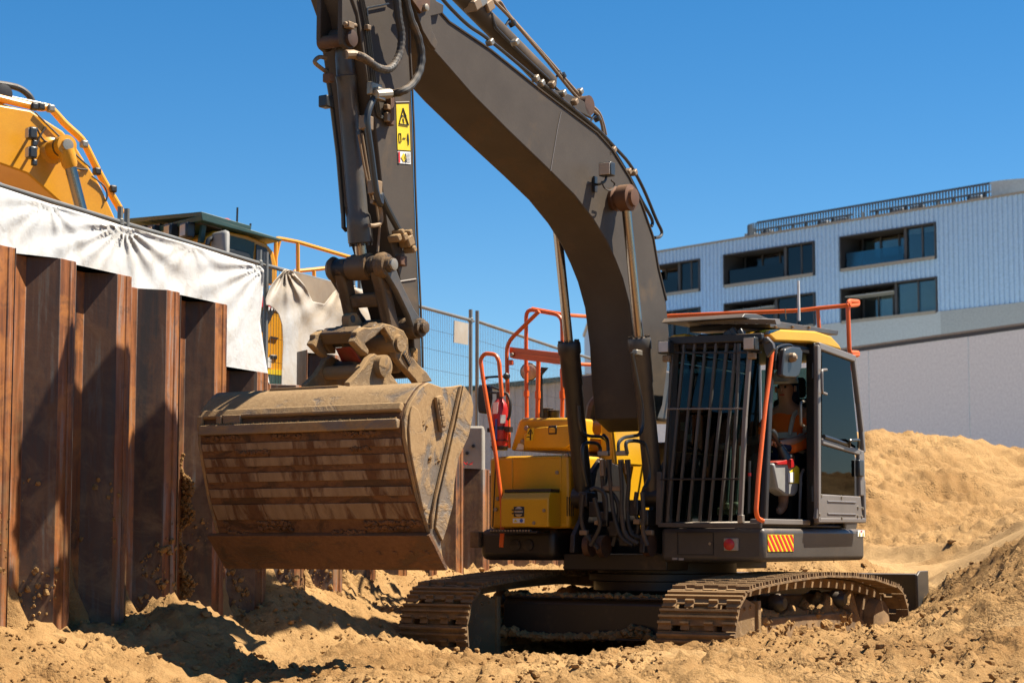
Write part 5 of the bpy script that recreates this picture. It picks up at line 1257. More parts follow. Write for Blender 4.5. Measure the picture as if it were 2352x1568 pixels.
G().rev((gp.x, -.30, gp.z), (0, 1, 0), [(0, .085), (.56, .085), (.565, .07), (.60, .07), (.605, .045), (.635, .045), (.64, .03)], 22).build('guide_pin', M['link'], ex)
HP = [(1070, 240), (1200, 270), (1380, 350), (1450, 480), (1455, 600), (1500, 720), (1600, 850), (1720, 960), (1810, 1095), (1590, 1140), (1555, 1085), (1450, 965), (1340, 850), (1268, 750), (1240, 600), (1190, 480), (1090, 320), (1040, 360), (960, 440), (810, 545), (870, 640), (860, 720), (755, 640), (640, 515), (690, 430), (690, 370), (800, 300), (870, 312), (1030, 295)]
for l_ in (.215, -.16):
    G().prism(LL(.215, cj, HP), l_ - .03, l_ + .03).build('hitch_cheek', M['hitch'], ex, .010)
g = G(); cen = LL(.215, cj, [(700, 420), (1060, 300), (1330, 420), (1230, 620), (1340, 800), (1560, 1040), (1690, 1090), (1690, 1000), (1420, 800), (1300, 500)])
for x_, y_, s_ in ((1060, 330, .09), (1330, 600, .10), (1420, 860, .09), (820, 400, .10)):
    p = EX.L(.215, *cj(x_, y_)); g.box((p.x, .03, p.z), (s_, .33, s_), Matrix.Rotation(.6, 3, 'Y'))
g.build('hitch_body', M['link'], ex, .015)
p = EX.L(.25, *cj(1350, 545)); G().rev((p.x, -.22, p.z), (0, 1, 0), [(0, .075), (.47, .075), (.475, .062), (.50, .062)], 22).build('hitch_pin', M['hitch'], ex)
# side name plate with raised bars
q4 = [EX.L(.247, *cj(*p)) for p in ((1400, 700), (1435, 640), (1535, 790), (1500, 880))]; npl = G().slab(q4, (0, .012, 0)).build('maker_plate', M['black'], ex, .002)
for k in range(5): G().slab([in_q(q4, .15, .08 + k * .18, (0, .013, 0)), in_q(q4, .85, .08 + k * .18, (0, .013, 0)), in_q(q4, .85, .16 + k * .18, (0, .013, 0)), in_q(q4, .15, .16 + k * .18, (0, .013, 0))], (0, .004, 0)).build('raised_bar', M['dirt_steel'], npl)
# lifting eye, hook horns, red latch
g = G(); g.prism(LL(.03, cj, ((570, 200), (575, 130), (620, 95), (690, 92), (725, 140), (770, 230), (810, 300), (680, 350), (600, 370))), -.01, .06); g.build('lifting_eye', M['hitch'], ex, .008)
p = EX.L(.065, *cj(685, 178)); G().rev((p.x, .0605, p.z), (0, 1, 0), [(0, .028), (.003, .028)], 14).build('eye_hole', M['ink'], ex)
for l_, dx in ((-.17, 0), (.10, 430)):
    g = G(); g.prism(LL(l_, cj, [(x + dx, y) for x, y in ((240, 405), (280, 340), (380, 318), (440, 330), (410, 480), (385, 580), (385, 690), (310, 690), (210, 545))]), l_ - .03, l_ + .03); g.build('hook_horn', M['hitch'], ex, .008)
g = G(); g.slab([EX.L(.10, *cj(640, 580)), EX.L(.10, *cj(790, 800)), EX.L(-.14, *cj(510, 805)), EX.L(-.14, *cj(410, 600))], (-.06, 0, -.02)); g.build('safety_latch', M['darkred'], ex, .008)
g = G(); g.slab([EX.L(.10, *cj(620, 555)), EX.L(.10, *cj(650, 585)), EX.L(-.14, *cj(395, 605)), EX.L(-.14, *cj(390, 580)), EX.L(-.05, *cj(530, 500)), EX.L(0, *cj(545, 560))], (.02, 0, .03)); g.build('latch_lip', M['hitch'], ex, .004)
# ---------------------------------------------------------------- bucket
BL = 1.005
side_out = [(1905, 1432), (1795, 1192), (1760, 1080), (1700, 900), (1645, 660), (1607, 470), (1603, 340), (1622, 270), (1645, 215), (1700, 130), (1735, 92), (1780, 66)]
rim = [(1855, 92), (1880, 102), (1960, 95), (2022, 84), (2075, 160), (2093, 230), (2090, 310), (2060, 460), (1985, 620), (1955, 800), (1945, 960), (1900, 1130), (1868, 1235), (1880, 1330)]
So = LL(BL, cd, side_out); Ri = LL(BL, cd, rim)
fmin, fmax = So[0].x, max(p.x for p in So)
def lL(f): return -(.955 - .125 * max(0, min(1, (f - fmin) / (fmax - fmin))))     # far side tapers towards the heel
G().prism([(p.x, p.z) for p in So + Ri], BL - .03, BL).build('bucket_side', M['bucket'], ex, .006)
G().slab([(p.x, lL(p.x), p.z) for p in So + Ri], (0, .03, 0)).build('bucket_side', M['bucket'], ex, .006)
# curved shell: outer line So reversed, thickness inwards
cen = sum(((Vector((p.x, 0, p.z))) for p in So + Ri), Vector()) / len(So + Ri)
sh = [Vector((p.x, 0, p.z)) for p in So]
sh = catmull(sh[1:], 4); sh = [Vector((So[0].x, 0, So[0].z))] + sh
inn = []
for i, p in enumerate(sh):
    t = sh[min(i + 1, len(sh) - 1)] - sh[max(i - 1, 0)]; n_ = Vector((-t.z, 0, t.x)).normalized()
    if n_.dot(cen - p) < 0: n_ = -n_
    inn.append(p + n_ * .025)
g = G(); nS = len(sh); NL = 24
vs = []; fs = []
for j in range(NL + 1):
    for p in sh + inn[::-1]: vs.append((p.x, lL(p.x) + .031 + (BL - .062 - lL(p.x)) * j / NL, p.z))
m_ = 2 * nS
for j in range(NL):
    for i in range(m_): fs.append((j * m_ + i, j * m_ + (i + 1) % m_, (j + 1) * m_ + (i + 1) % m_, (j + 1) * m_ + i))
fs.append(tuple(range(m_))[::-1]); fs.append(tuple(range(NL * m_, (NL + 1) * m_)))
g.add(vs, fs); shell = g.build('bucket_shell', M['bucketlow'], ex)
def shell_pt(cy):                  # point on the shell at picture height cy (right end) and outward normal
    best = None
    ys = []
    for i in range(nS - 1):
        for k in range(6):
            p = sh[i].lerp(sh[i + 1], k / 6)
            w = EX.wrl((p.x, BL, p.z)); ys.append((i + k / 6, w, p))
    def proj(w):
        d = w - Vector((0, 0, CAM_H)); c, s = math.cos(PITCH), math.sin(PITCH)
        y_ = d.y * c + d.z * s; z_ = -d.y * s + d.z * c; return 784 - FPX * z_ / y_
    ty = cd(0, cy)[1]
    k, w, p = min(ys, key=lambda q_: abs(proj(q_[1]) - ty)); i = int(k)
    t = sh[i + 1] - sh[i]; n_ = Vector((-t.z, 0, t.x)).normalized()
    if n_.dot(cen - p) > 0: n_ = -n_
    return p, n_
# upper dusty skin plate, top channel bars, wear strips, heel bars, cutting edge
def strip(y0, y1, th, name, mat, l0=None, l1=BL - .035, steps=3, par=shell, bev=.004):
    P_ = [shell_pt(y0 + (y1 - y0) * k / steps) for k in range(steps + 1)]
    g = G(); out = [p + n_ * th for p, n_ in P_] + [p + n_ * .002 for p, n_ in P_[::-1]]
    l0 = lL(P_[0][0].x) + .04 if l0 is None else l0
    g.prism([(p.x, p.z) for p in out], l0, l1); return g.build(name, mat, par, bev)
strip(75, 228, .010, 'top_skin', M['bucket'], steps=8)
strip(232, 288, .042, 'top_bar', M['bucket'], bev=.01)
strip(338, 402, .045, 'lower_bar', M['bucket'], bev=.01)
for k, (a, b) in enumerate(((-.985, -.74), (-.72, -.60), (-.50, .975))):
    pass
for y0, y1 in ((470, 528), (580, 650), (700, 772), (822, 888), (940, 1062)):
    strip(y0, y1, .010, 'wear_strip', M['strip'])
for k in range(3):                 # weld dams closing the slot between the two bars
    l_ = (-.50, -.62, -.80)[k]; P0, n0 = shell_pt(312); G().box(P0 + n0 * .012 + Vector((0, l_, 0)), (.03, .05 if k else .16, .10)).build('slot_bridge', M['bucket'], shell, .006)
# caked mud ridges low on the back
pts = []; rad = []
for k in range(1500):
    yb = random.choice((430, 545, 1090, 1130, 1160, 1180)); l_ = random.uniform(-.80, .95)
    if float(vnoise(np.array([l_ * 3.2]), np.array([yb * .01]), 3)[0]) < .02: continue
    p, n_ = shell_pt(yb + random.uniform(-12, 12)); q_ = p + n_ * .006
    pts.append((q_.x, l_, q_.z)); rad.append(.008 + .016 * random.random() ** 2)
clods('caked_mud', pts, rad, M['bucketlow'], ex, .8)
pts = []; rad = []
for k in range(600):               # dried earth stuck to the side plate and top
    if k < 600:
        x_, y_ = random.uniform(1720, 2040), random.uniform(90, 1150)
        if float(fbm(np.array([x_ * .012]), np.array([y_ * .008]), 3, 41)[0]) < .12 or x_ > 2060 - y_ * .22 or x_ < 1655 + y_ * .11: continue
        q_ = EX.L(BL + .004, *cd(x_, y_)); pts.append(tuple(q_)); rad.append(.004 + .012 * random.random() ** 2)
    else:
        p, n_ = shell_pt(random.uniform(80, 225)); l_ = random.uniform(-.8, .95); q_ = p + n_ * .012
        if float(fbm(np.array([l_ * 4]), np.array([k * .001]), 3, 43)[0]) < .05: continue
        pts.append((q_.x, l_, q_.z)); rad.append(.003 + .007 * random.random())
for k in range(200):
    p, n_ = shell_pt(random.choice((332, 336))); l_ = random.uniform(-.8, .96); q_ = p + n_ * .03
    pts.append((q_.x, l_, q_.z)); rad.append(.004 + .007 * random.random())
clods('dried_earth', pts, rad, M['sand'], ex, .8)
e0, en = shell_pt(1195); e1 = Vector((So[0].x, 0, So[0].z)); dd = (e1 - e0).normalized(); nn = Vector((-dd.z, 0, dd.x)); nn = nn if nn.dot(cen - e0) < 0 else -nn
g = G(); g.prism([(p.x, p.z) for p in (e0 - dd * .03 + nn * .034, e1 + nn * .022, e1 + dd * .01, e1 - nn * .012, e0 - dd * .03 - nn * .0)], -.967, BL + .012); ce_ = g.build('cutting_edge', M['bucketlow'], ex, .004)
for l_ in (.93, .80, .66, .52, .37): G().rev(e0.lerp(e1, .45) + nn * .028 + Vector((0, l_, 0)), nn, [(-.01, .022), (.008, .02), (.010, .0)], 10).build('plow_bolt', M['bucketlow'], ce_)
# side wear plate and edge bar
g = G(); g.prism(LL(BL, cd, ((1650, 235), (1690, 265), (1715, 360), (1745, 560), (1775, 780), (1785, 900), (1750, 1000), (1725, 1000), (1672, 760), (1632, 560), (1622, 400), (1632, 290))), BL + .001, BL + .016); g.build('side_wear_plate', M['bucket'], shell, .006)
g = G(); P_ = LL(BL + .012, cd, ((2012, 100), (1960, 330), (1890, 640), (1830, 900), (1800, 1040), (1800, 1140))); g.tube(P_, .014, 6); g.build('edge_weld', M['dirt_steel'], shell)
g = G(); g.prism(LL(BL, cd, ((2022, 88), (2075, 165), (2092, 240), (2088, 310), (2058, 460), (1983, 620), (1953, 800), (1943, 960), (1898, 1130), (1866, 1232), (1815, 1130), (1845, 900), (1905, 640), (1975, 330))), BL + .001, BL + .02); g.build('side_cutter', M['bucket'], shell, .005)
g = G(); a, b = EX.L(BL + .02, *cd(1845, 165)), EX.L(BL + .02, *cd(1885, 425)); g.bar(a, b, .07, .03, up=(0, 1, 0)); tgp = g.build('id_plate', M['bucket'], shell, .008)
for k in range(5): c_ = a.lerp(b, .15 + .16 * k); G().box(c_ + Vector((0, .017, 0)), (.045, .01, .035)).build('raised_character', M['dirt_steel'], tgp, .004)
# ears welded on top
for l_, pts in ((.20, ((590, 1112), (740, 960), (880, 745), (960, 690), (1050, 735), (1130, 800), (1180, 960), (1320, 1150), (1300, 1200), (590, 1180))), (-.19, None)):
    pr = LL(.20, cj, ((590, 1112), (740, 960), (880, 745), (960, 690), (1050, 735), (1130, 800), (1180, 960), (1320, 1150), (1300, 1200), (590, 1190)))
    g = G(); g.prism(pr, l_ - .025, l_ + .025); g.build('bucket_ear', M['hitch'], ex, .006)
    p = EX.L(.20, *cj(1000, 850))
p = EX.L(.25, *cj(1115, 875)); G().rev((p.x, -.28, p.z), (0, 1, 0), [(0, .085), (.06, .085), (.065, .055), (.44, .055), (.445, .07), (.50, .072), (.505, .085), (.56, .085), (.565, .06), (.57, .02)], 24).build('bucket_pin', M['hitch'], ex)
p = EX.L(.0, *cj(560, 960)); G().rev((p.x, -.20, p.z), (0, 1, 0), [(0, .05), (.36, .05)], 16).build('rear_pin', M['hitch'], ex)
p0, n0 = shell_pt(78); g = G(); q0, q1 = EX.L(.42, *cj(880, 1150)), EX.L(.42, *cj(860, 1170)); g.box((q0.x - .05, -.05, q0.z - .015), (.35, .62, .025)); g.build('ear_base_plate', M['bucket'], ex, .004)

# ---------------------------------------------------------------- cab
cab = G()
CL0, CL1 = .47, 1.445
ufl = 1.366
utop = EX.F(-.05, *cf(430, 290)).z
cabf = G()
def post(f, l, u0, u1, a=.08, b=.08): cabf.bb((f - a / 2, l - b / 2, u0), (f + a / 2, l + b / 2, u1))
# front pillars slope a little; rear quarter solid
cabf.bar(FF(-.05, cf, [(150, 1285)])[0] * 1 + Vector((0, .0, 0)), FF(-.12, cf, [(190, 300)])[0], .07, .07)
cabf.bar(EX.L(CL1 - .03, *cf(672, 1285)), EX.L(CL1 - .03, *cf(712, 300)), .06, .075)
cabf.bar(EX.L(CL1 - .02, *cf(937, 1290)), EX.L(CL1 - .02, *cf(935, 300)), .09, .07)
fB = EX.L(CL1, *cf(937, 900)).x
cabf.bb((fB - .75, CL0, ufl), (fB - .82, CL0 + .10, utop)); cabf.bb((fB - .75, CL1 - .10, ufl), (fB - .82, CL1, utop))
cabf.bb((-.14, CL0 + .04, utop - .05), (fB - .82, CL1 - .02, utop + .02))
cabf.bb((-.05, CL0 + .02, ufl), (fB - .8, CL1 - .02, ufl + .03))
cabf.bb((-.10, CL0, ufl + .031), (fB - .8, CL0 + .04, 2.05))
cabf.bb((fB - .76, CL0 + .10, ufl + .03), (fB - .81, CL1 - .10, 2.0))
cabf.bb((-.12, CL0, utop - .14), (fB - .8, CL0 + .05, utop - .051))
cab = cabf.build('cab_frame', M['black'], ex, .012)
# sill
a, b = EX.L(CL1, *cf(665, 1262)), EX.L(CL1, *cf(918, 1290)); G().bb((a.x, CL1 - .12, b.z), (b.x, CL1 + .02, b.z + .05)).build('door_sill', M['doorgrey'], cab, .008)
# glass: windscreen, right side, rear
def pane(pts, off, name, mat='glass'): return G().slab(pts, off).build(name, M[mat], cab, smooth=False)
w0, w1 = CL0 + .05, CL1 - .06
pane([(-.06, w0, ufl + .08), (-.06, w1, ufl + .08), (-.13, w1, utop - .06), (-.13, w0, utop - .06)], (-.006, 0, 0), 'windscreen')
pane([(-.16, CL0 + .02, 2.06), (fB - .74, CL0 + .02, 2.06), (fB - .74, CL0 + .02, utop - .15), (-.18, CL0 + .02, utop - .15)], (0, -.006, 0), 'side_window')
pane([(fB - .78, CL0 + .12, 2.02), (fB - .78, CL1 - .12, 2.02), (fB - .78, CL1 - .12, utop - .1), (fB - .78, CL0 + .12, utop - .1)], (-.006, 0, 0), 'rear_window')
pane([EX.L(CL1 - .04, *cf(*p)) for p in ((955, 320), (1120, 370), (1150, 800), (955, 800))], (0, -.005, 0), 'quarter_window', 'glassdark')
G().slab([EX.L(CL1 - .05, *cf(*p)) for p in ((945, 800), (1160, 800), (1195, 1270), (945, 1290))], (0, -.03, 0)).build('rear_quarter_panel', M['black'], cab, .006)
# roof cap (yellow), vented guard, roof window tint
rp_ = LL(CL1 + .02, cf, ((688, 238), (762, 224), (960, 234), (1045, 262), (1085, 305), (1104, 338), (1000, 312), (930, 297), (740, 290), (716, 268)))
G().prism(rp_, 1.02, CL1 + .02).build('roof_cap', M['yellow'], cab, .02, seg=3)
G().slab([EX.F(-.02, *cf(*p)) for p in ((155, 268), (180, 255), (250, 247), (250, 285), (165, 285))], (-.5, 0, 0)).build('roof_cap', M['yellow'], cab, .012)
G().bb((-.06, CL0 + .05, utop + .021), (fB - .6, 1.019, utop + .05)).build('roof_hatch_glass', M['shedroof'], cab, .006)
for k in range(7):
    p, r_ = EX.F(.02, *cf(262 + k * 62, 286)), EX.F(-.06, *cf(300 + k * 62, 255))
    if k not in (4,): G().slab([(.0, p.y, utop + .03), (.0, p.y + .10, utop + .03), (-.18, p.y + .14, utop + .085), (-.18, p.y + .04, utop + .085)], (0, 0, .006)).build('roof_glass_strip', M['balu'], cab)
gp_ = LL(1.36, cf, ((706, 172), (760, 182), (1082, 232), (1078, 256), (960, 240), (710, 214)))
gd = G().prism(gp_, .55, 1.36).build('roof_guard', M['grey2'], cab, .006)
lip = LL(1.36, cf, ((575, 138), (640, 140), (712, 168), (708, 188), (600, 168), (560, 160))); G().prism(lip, .55, 1.355).build('guard_lip', M['grey2'], gd, .008)
for k in range(8):
    a = EX.F(.02, *cf(255 + k * 56, 190)); G().slab([(.03, a.y, a.z + .035), (.03, a.y + .16, a.z + .02), (.0, a.y + .16, a.z - .02), (.0, a.y, a.z + .0)], (-.10, 0, .015)).build('louvre', M['doorgrey'], gd)
for x_, y_ in ((740, 212), (832, 212), (922, 215), (830, 245)): G().rev(EX.L(1.37, *cf(x_, y_)), (0, .3, 1), [(-.01, .016), (.01, .014), (.012, 0)], 8).build('bolt', M['tan'], gd)
# front guard of bars
def gb(pts, w_=.022, d_=.03, f=.10, name='guard_bar', mat='grey2'):
    P_ = [EX.F(f, *cf(*p)) for p in pts]; g = G()
    for a, b in zip(P_, P_[1:]): g.bar(a, b, w_, d_, up=(1, 0, 0))
    return g.build(name, M[mat], gu, .003)
hd = FF(.10, cf, ((160, 288), (670, 268))); g = G(); g.bar(hd[0], hd[1], .06, .07); gu = g.build('front_guard', M['black'], ex, .008)
for xt, xb, in ((182, 112), (242, 150), (300, 205), (358, 265), (416, 325), (474, 378), (522, 436), (540, 492)):
    gb([(xt, 300), ((xt + xb) / 2 + 8, 700), (xb, 1270)])
gb([(598, 345), (572, 700), (546, 1270)], .036, .04, .11, 'guard_bar', 'doorgrey')
for y_, x0, x1 in ((352, 180, 660), (657, 150, 575), (1040, 112, 560)): gb([(x0, y_), (x1, y_ - 2)], .016, .018, .115, 'cross_bar', 'doorgrey' if y_ == 657 else 'black')
gb([(104, 1288), (660, 1292)], .04, .05, .10, 'cross_bar'); gb([(110, 1000), (104, 1288)], .05, .04, .10)
g = G(); g.slab([EX.F(.11, *cf(*p)) for p in ((668, 270), (690, 262), (722, 300), (728, 330), (690, 378), (672, 330))], (-.05, 0, 0)); g.rev(EX.F(.115, *cf(690, 285)), (1, 0, 0), [(0, .03), (.02, .025), (.024, 0)], 10); g.build('guard_hinge', M['grey2'], gu, .006)
g = G(); g.box(EX.F(.12, *cf(550, 1255)), (.05, .05, .07)); g.build('guard_latch', M['steel'], gu, .006)
for x_, y_, f_ in ((140, 322, .16), (605, 305, .17)):
    p = EX.F(f_, *cf(x_, y_)); wl2 = G().box(p, (.10, .115, .12)).build('work_lamp', M['plast'], gu, .012); G().box(p + Vector((.052, 0, 0)), (.006, .095, .095)).build('lens', M['lens'], wl2, .004)
    G().box(p + Vector((-.02, 0, -.10)), (.05, .07, .06)).build('lamp_foot', M['tan'], wl2, .01)
g = G()
for x_, y_ in ((495, 250), (515, 240), (555, 248), (480, 262)): g.box(EX.F(.06, *cf(x_, y_)), (.06, .05, .09), Matrix.Rotation(.5, 3, 'X'))
g.build('wiper_motor', M['plast'], gu, .012)
G().tube([EX.F(.02, *cf(495, 360)), EX.F(.02, *cf(515, 420)), EX.F(.02, *cf(545, 520))], .012, 6).build('wiper_arm', M['plast'], cab)
# orange hand pole at the door pillar
P_ = [EX.L(1.50, *cf(*p)) for p in ((722, 322), (704, 480), (682, 650), (664, 830), (644, 1040), (632, 1215), (640, 1252), (668, 1266))]
G().tube(fillet(P_, .05), .020, 10).build('grab_pole', M['orange'], cab)
# rear corner rail behind the cab roof
P_ = [EX.F(f_, *cf(*p)) for p, f_ in (((150, 152), -2.0), ((400, 141), -2.05), ((790, 126), -2.1), ((900, 118), -2.12), ((970, 110), -2.15), ((1120, 95), -2.2), ((1150, 88), -2.2))]
G().tube(catmull(P_, 4), .020, 10).build('roof_rail', M['orange'], ex)
P_ = [EX.L(1.40, *cf(*p)) for p in ((1125, 98), (1186, 90), (1188, 74), (1135, 70), (1132, 110), (1140, 350), (1186, 352), (1186, 364), (1150, 368))]
G().tube(fillet(P_, .04), .022, 10).build('roof_rail', M['orange'], ex)
G().tube([EX.F(-2.15, *cf(968, 118)), EX.F(-2.15, *cf(977, 235))], .020, 8).build('rail_post', M['orange'], ex)
G().tube([EX.L(1.36, *cf(1139, 380)), EX.L(1.36, *cf(1140, 700))], .02, 8).build('rail_post', M['orange'], ex)
for x_, y0, y1, r_, m in ((862, -40, 178, .014, 'white'), (790, 110, 172, .006, 'tan')):
    a, b = EX.L(.95, *cf(x_, y0)), EX.L(.95, *cf(x_ + 5, y1)); G().cyl(a, b, r_, 8).build('antenna', M[m], ex)
# door, swung right back against the side
dl = 1.56
dr = G()
def dbar(a, b, w_, th=.05): 
    A, B = EX.L(dl, *ci(*a)), EX.L(dl, *ci(*b)); dr.bar(A, B, w_, th, up=(0, 1, 0))
W1 = .05
dbar((785, 95), (785, 1515), .07); dbar((785, 100), (1078, 205), .07)
dbar((1070, 195), (1112, 560), .055); dbar((1112, 540), (1140, 800), .055); dbar((1138, 780), (1150, 960), .055)
dbar((812, 868), (1125, 960), .06, .045); dbar((1128, 940), (1135, 1310), .13, .045); dbar((1150, 1180), (1155, 1500), .05, .045); dbar((775, 1505), (1160, 1505), .05)
door = dr.build('cab_door', M['doorgrey'], ex, .012)
G().slab([EX.L(dl + .02, *ci(*p)) for p in ((803, 1292), (1135, 1312), (1152, 1500), (778, 1495))], (0, -.04, 0)).build('kick_panel', M['doorgrey'], door, .01)
for (x0, y0, x1, y1) in ((865, 1350, 1090, 1358), (865, 1450, 1090, 1456)):
    G().tube([EX.L(dl + .02, *ci(x0, y0)), EX.L(dl + .02, *ci(x1, y1))], .010, 6).build('pressed_rib', M['doorgrey'], door)
for x_, y_ in ((815, 1305), (978, 1320), (978, 1485), (800, 1455), (1110, 1400), (1108, 1470), (1146, 1408), (1140, 1475)): G().rev(EX.L(dl + .02, *ci(x_, y_)), (0, 1, 0), [(-.005, .016), (.010, .014), (.012, 0)], 8).build('bolt', M['steel'], door)
G().slab([EX.L(dl, *ci(*p)) for p in ((822, 140), (1048, 218), (1118, 945), (822, 855))], (0, -.006, 0)).build('upper_pane', M['glassdark'], door, smooth=False)
G().slab([EX.L(dl, *ci(*p)) for p in ((818, 890), (1082, 972), (1085, 1305), (815, 1288))], (0, -.006, 0)).build('lower_pane', M['glassdark'], door, smooth=False)
G().tube(fillet([EX.L(dl + .03, *ci(858, 292)), EX.L(dl + .07, *ci(820, 295)), EX.L(dl + .07, *ci(822, 475)), EX.L(dl + .03, *ci(858, 488))], .04), .013, 8).build('door_handle', M['doorgrey'], door)
G().tube(fillet([EX.L(dl + .02, *ci(1040, 910)), EX.L(dl + .07, *ci(1045, 860)), EX.L(dl + .07, *ci(1120, 855)), EX.L(dl + .02, *ci(1115, 915))], .03), .014, 8).build('door_handle', M['plast'], door)
G().box(EX.L(dl + .02, *ci(1125, 1085)), (.12, .05, .16)).build('door_lock', M['plast'], door, .012)
G().tube([EX.L(dl + .02, *ci(835, 830)), EX.L(dl + .02, *ci(930, 860)), EX.L(dl + .02, *ci(1020, 895))], .022, 8).build('armrest', M['plast'], door)
for y_ in (300, 1290): G().cyl(EX.L(1.52, *ci(748, y_ - 60)), EX.L(1.52, *ci(748, y_ + 60)), .018, 8).build('hinge', M['black'], door)
G().tube(fillet([EX.L(1.40, *ci(685, 545)), EX.L(1.44, *ci(650, 555)), EX.L(1.44, *ci(652, 735)), EX.L(1.40, *ci(690, 752))], .03), .013, 8).build('inner_handle', M['steel'], cab)
G().tube(fillet([EX.L(1.38, *ci(672, 1095)), EX.L(1.38, *ci(650, 1140)), EX.L(1.38, *ci(640, 1500))], .03), .015, 8).build('seat_rail', M['grey2'], cab)
# wing mirror
q_ = [EX.L(1.56, *cf(*p)) for p in ((792, 330), (830, 318), (875, 322), (888, 345), (882, 430), (868, 478), (850, 490), (795, 488), (775, 478), (778, 430), (785, 370))]
wm = G().slab(q_, (0, -.06, 0)).build('wing_mirror', M['plast'], ex, .015)
G().rev(EX.L(1.57, *cf(826, 378)), (0, 1, .1), [(-.01, .045), (.03, .04), (.05, .02)], 14).build('mirror_ball', M['tan'], wm)
G().tube(catmull([EX.L(1.48, *cf(*p)) for p in ((735, 395), (745, 330), (775, 312), (815, 308), (830, 325), (828, 370))], 5), .011, 6).build('mirror_arm', M['plast'], wm)
G().box(EX.L(1.46, *cf(735, 395)), (.05, .05, .16)).build('mirror_bracket', M['black'], wm, .01)
# interior: seat, console, levers, screen
sx = EX.L(1.0, *cf(850, 760)); SF = sx.x
g = G(); g.bb((SF - .05, .72, 1.82), (SF + .52, 1.20, 1.95)); g.bb((SF - .16, .74, 1.95), (SF - .02, 1.18, 2.62)); g.bb((SF - .15, .86, 2.63), (SF - .05, 1.06, 2.83)); g.bb((SF + .05, .8, 1.41), (SF + .4, 1.12, 1.82)); g.build('operator_seat', M['seat'], ex, .04, seg=3)
g = G(); g.prism(LL(1.33, cf, ((725, 955), (838, 934), (868, 1000), (862, 1108), (845, 1130), (800, 1130), (750, 1095))), 1.20, 1.33); cs = g.build('console', M['greyplast'], ex, .02)
G().prism(LL(1.34, cf, ((742, 946), (830, 928), (845, 972), (815, 982), (808, 960), (748, 962))), 1.22, 1.345).build('console_lever', M['red'], cs, .006)
G().slab(LL(1.332, cf, ((812, 1002), (850, 965), (866, 980), (866, 1062), (812, 1060))), (0, .003, 0)).build('sticker', M['stickyel'], cs); G().slab(LL(1.336, cf, ((808, 1005), (838, 1000), (838, 1056), (808, 1056))), (0, .002, 0)).build('sticker', M['white'], cs)
g = G(); a, b = EX.L(1.28, *cf(790, 925)), EX.L(1.26, *cf(762, 858)); g.rev(a, b - a, [(0, .07), ((b - a).length * .4, .05), ((b - a).length, .03)], 12); c_ = EX.L(1.25, *cf(738, 812)); g.cyl(b, c_, .022, 10); g.rev(c_, c_ - b, [(-.03, .026), (.05, .034), (.08, .026), (.09, .01)], 12); g.build('joystick', M['plast'], cs)
g = G(); a = EX.L(.75, *cf(240, 800)); g.box(EX.F(-.3, *cf(240, 780)), (.05, .16, .22)); g.bb((-.35, .55, 1.4), (-.2, .68, 2.0)); g.build('dash_monitor', M['plast'], cab, .01)
for x_, y_, w_, h_, m in ((232, 752, .05, .08, 'white'), (232, 800, .05, .07, 'greyplast'), (262, 815, .07, .07, 'white')): p = EX.F(-.27, *cf(x_, y_)); G().box(p, (.004, w_, h_)).build('sticker', M[m], cab)
for x_ in (470, 520):
    G().tube([EX.F(-.35, *cf(x_, 1230)), EX.F(-.35, *cf(x_ + 15, 1000)), EX.F(-.4, *cf(x_ + 20, 860))], .016, 6).build('travel_lever', M['steel'], cab)
G().slab([(-.07, w0, ufl + .032), (-.07, w1, ufl + .032), (-.22, w1, ufl + .045), (-.22, w0, ufl + .045)], (0, 0, .01)).build('floor_mat', M['concrete'], cab)
g = G()
for k in range(4): p = EX.F(-.3, *cf(440 + k * 28, 1215 - (k % 2) * 30)); g.box(p, (.08, .06, .07), Matrix.Rotation(k, 3, 'Z'))
g.build('floor_clutter', M['tan'], cab, .02)
G().cyl(EX.F(-.05, *cf(597, 940)), EX.F(-.05, *cf(592, 1225)), .014, 8).build('gas_strut', M['plast'], cab); G().cyl(EX.F(-.05, *cf(597, 1005)), EX.F(-.05, *cf(597, 1022)), .016, 8).build('strut_tag', M['stickred'], cab)

# ---------------------------------------------------------------- operator
pe = EX.wrl((SF + .12, .97, 1.95))
man = empty('person', pe, EX.ang, 'operator seated in the cab in orange high visibility jacket and pale helmet', 'person')
def skin(name, pts, edges, rad, mat, par, lv=2):
    me = bpy.data.meshes.new(name); me.from_pydata([Vector(p) for p in pts], edges, []); me.update()
    o = bpy.data.objects.new(name, me); COL.objects.link(o); o.parent = par
    m_ = o.modifiers.new('skin', 'SKIN'); me.materials.append(mat)
    if not me.skin_vertices: 
        bpy.context.view_layer.objects.active = o
    lay = me.skin_vertices[0].data if len(me.skin_vertices) else None
    if lay:
        for i, r_ in enumerate(rad): lay[i].radius = (r_ if isinstance(r_, tuple) else (r_, r_)); lay[i].use_root = (i == 0)
    s_ = o.modifiers.new('sub', 'SUBSURF'); s_.levels = lv; s_.render_levels = lv
    for p_ in me.polygons: p_.use_smooth = True
    m_.use_smooth_shade = True
    return o
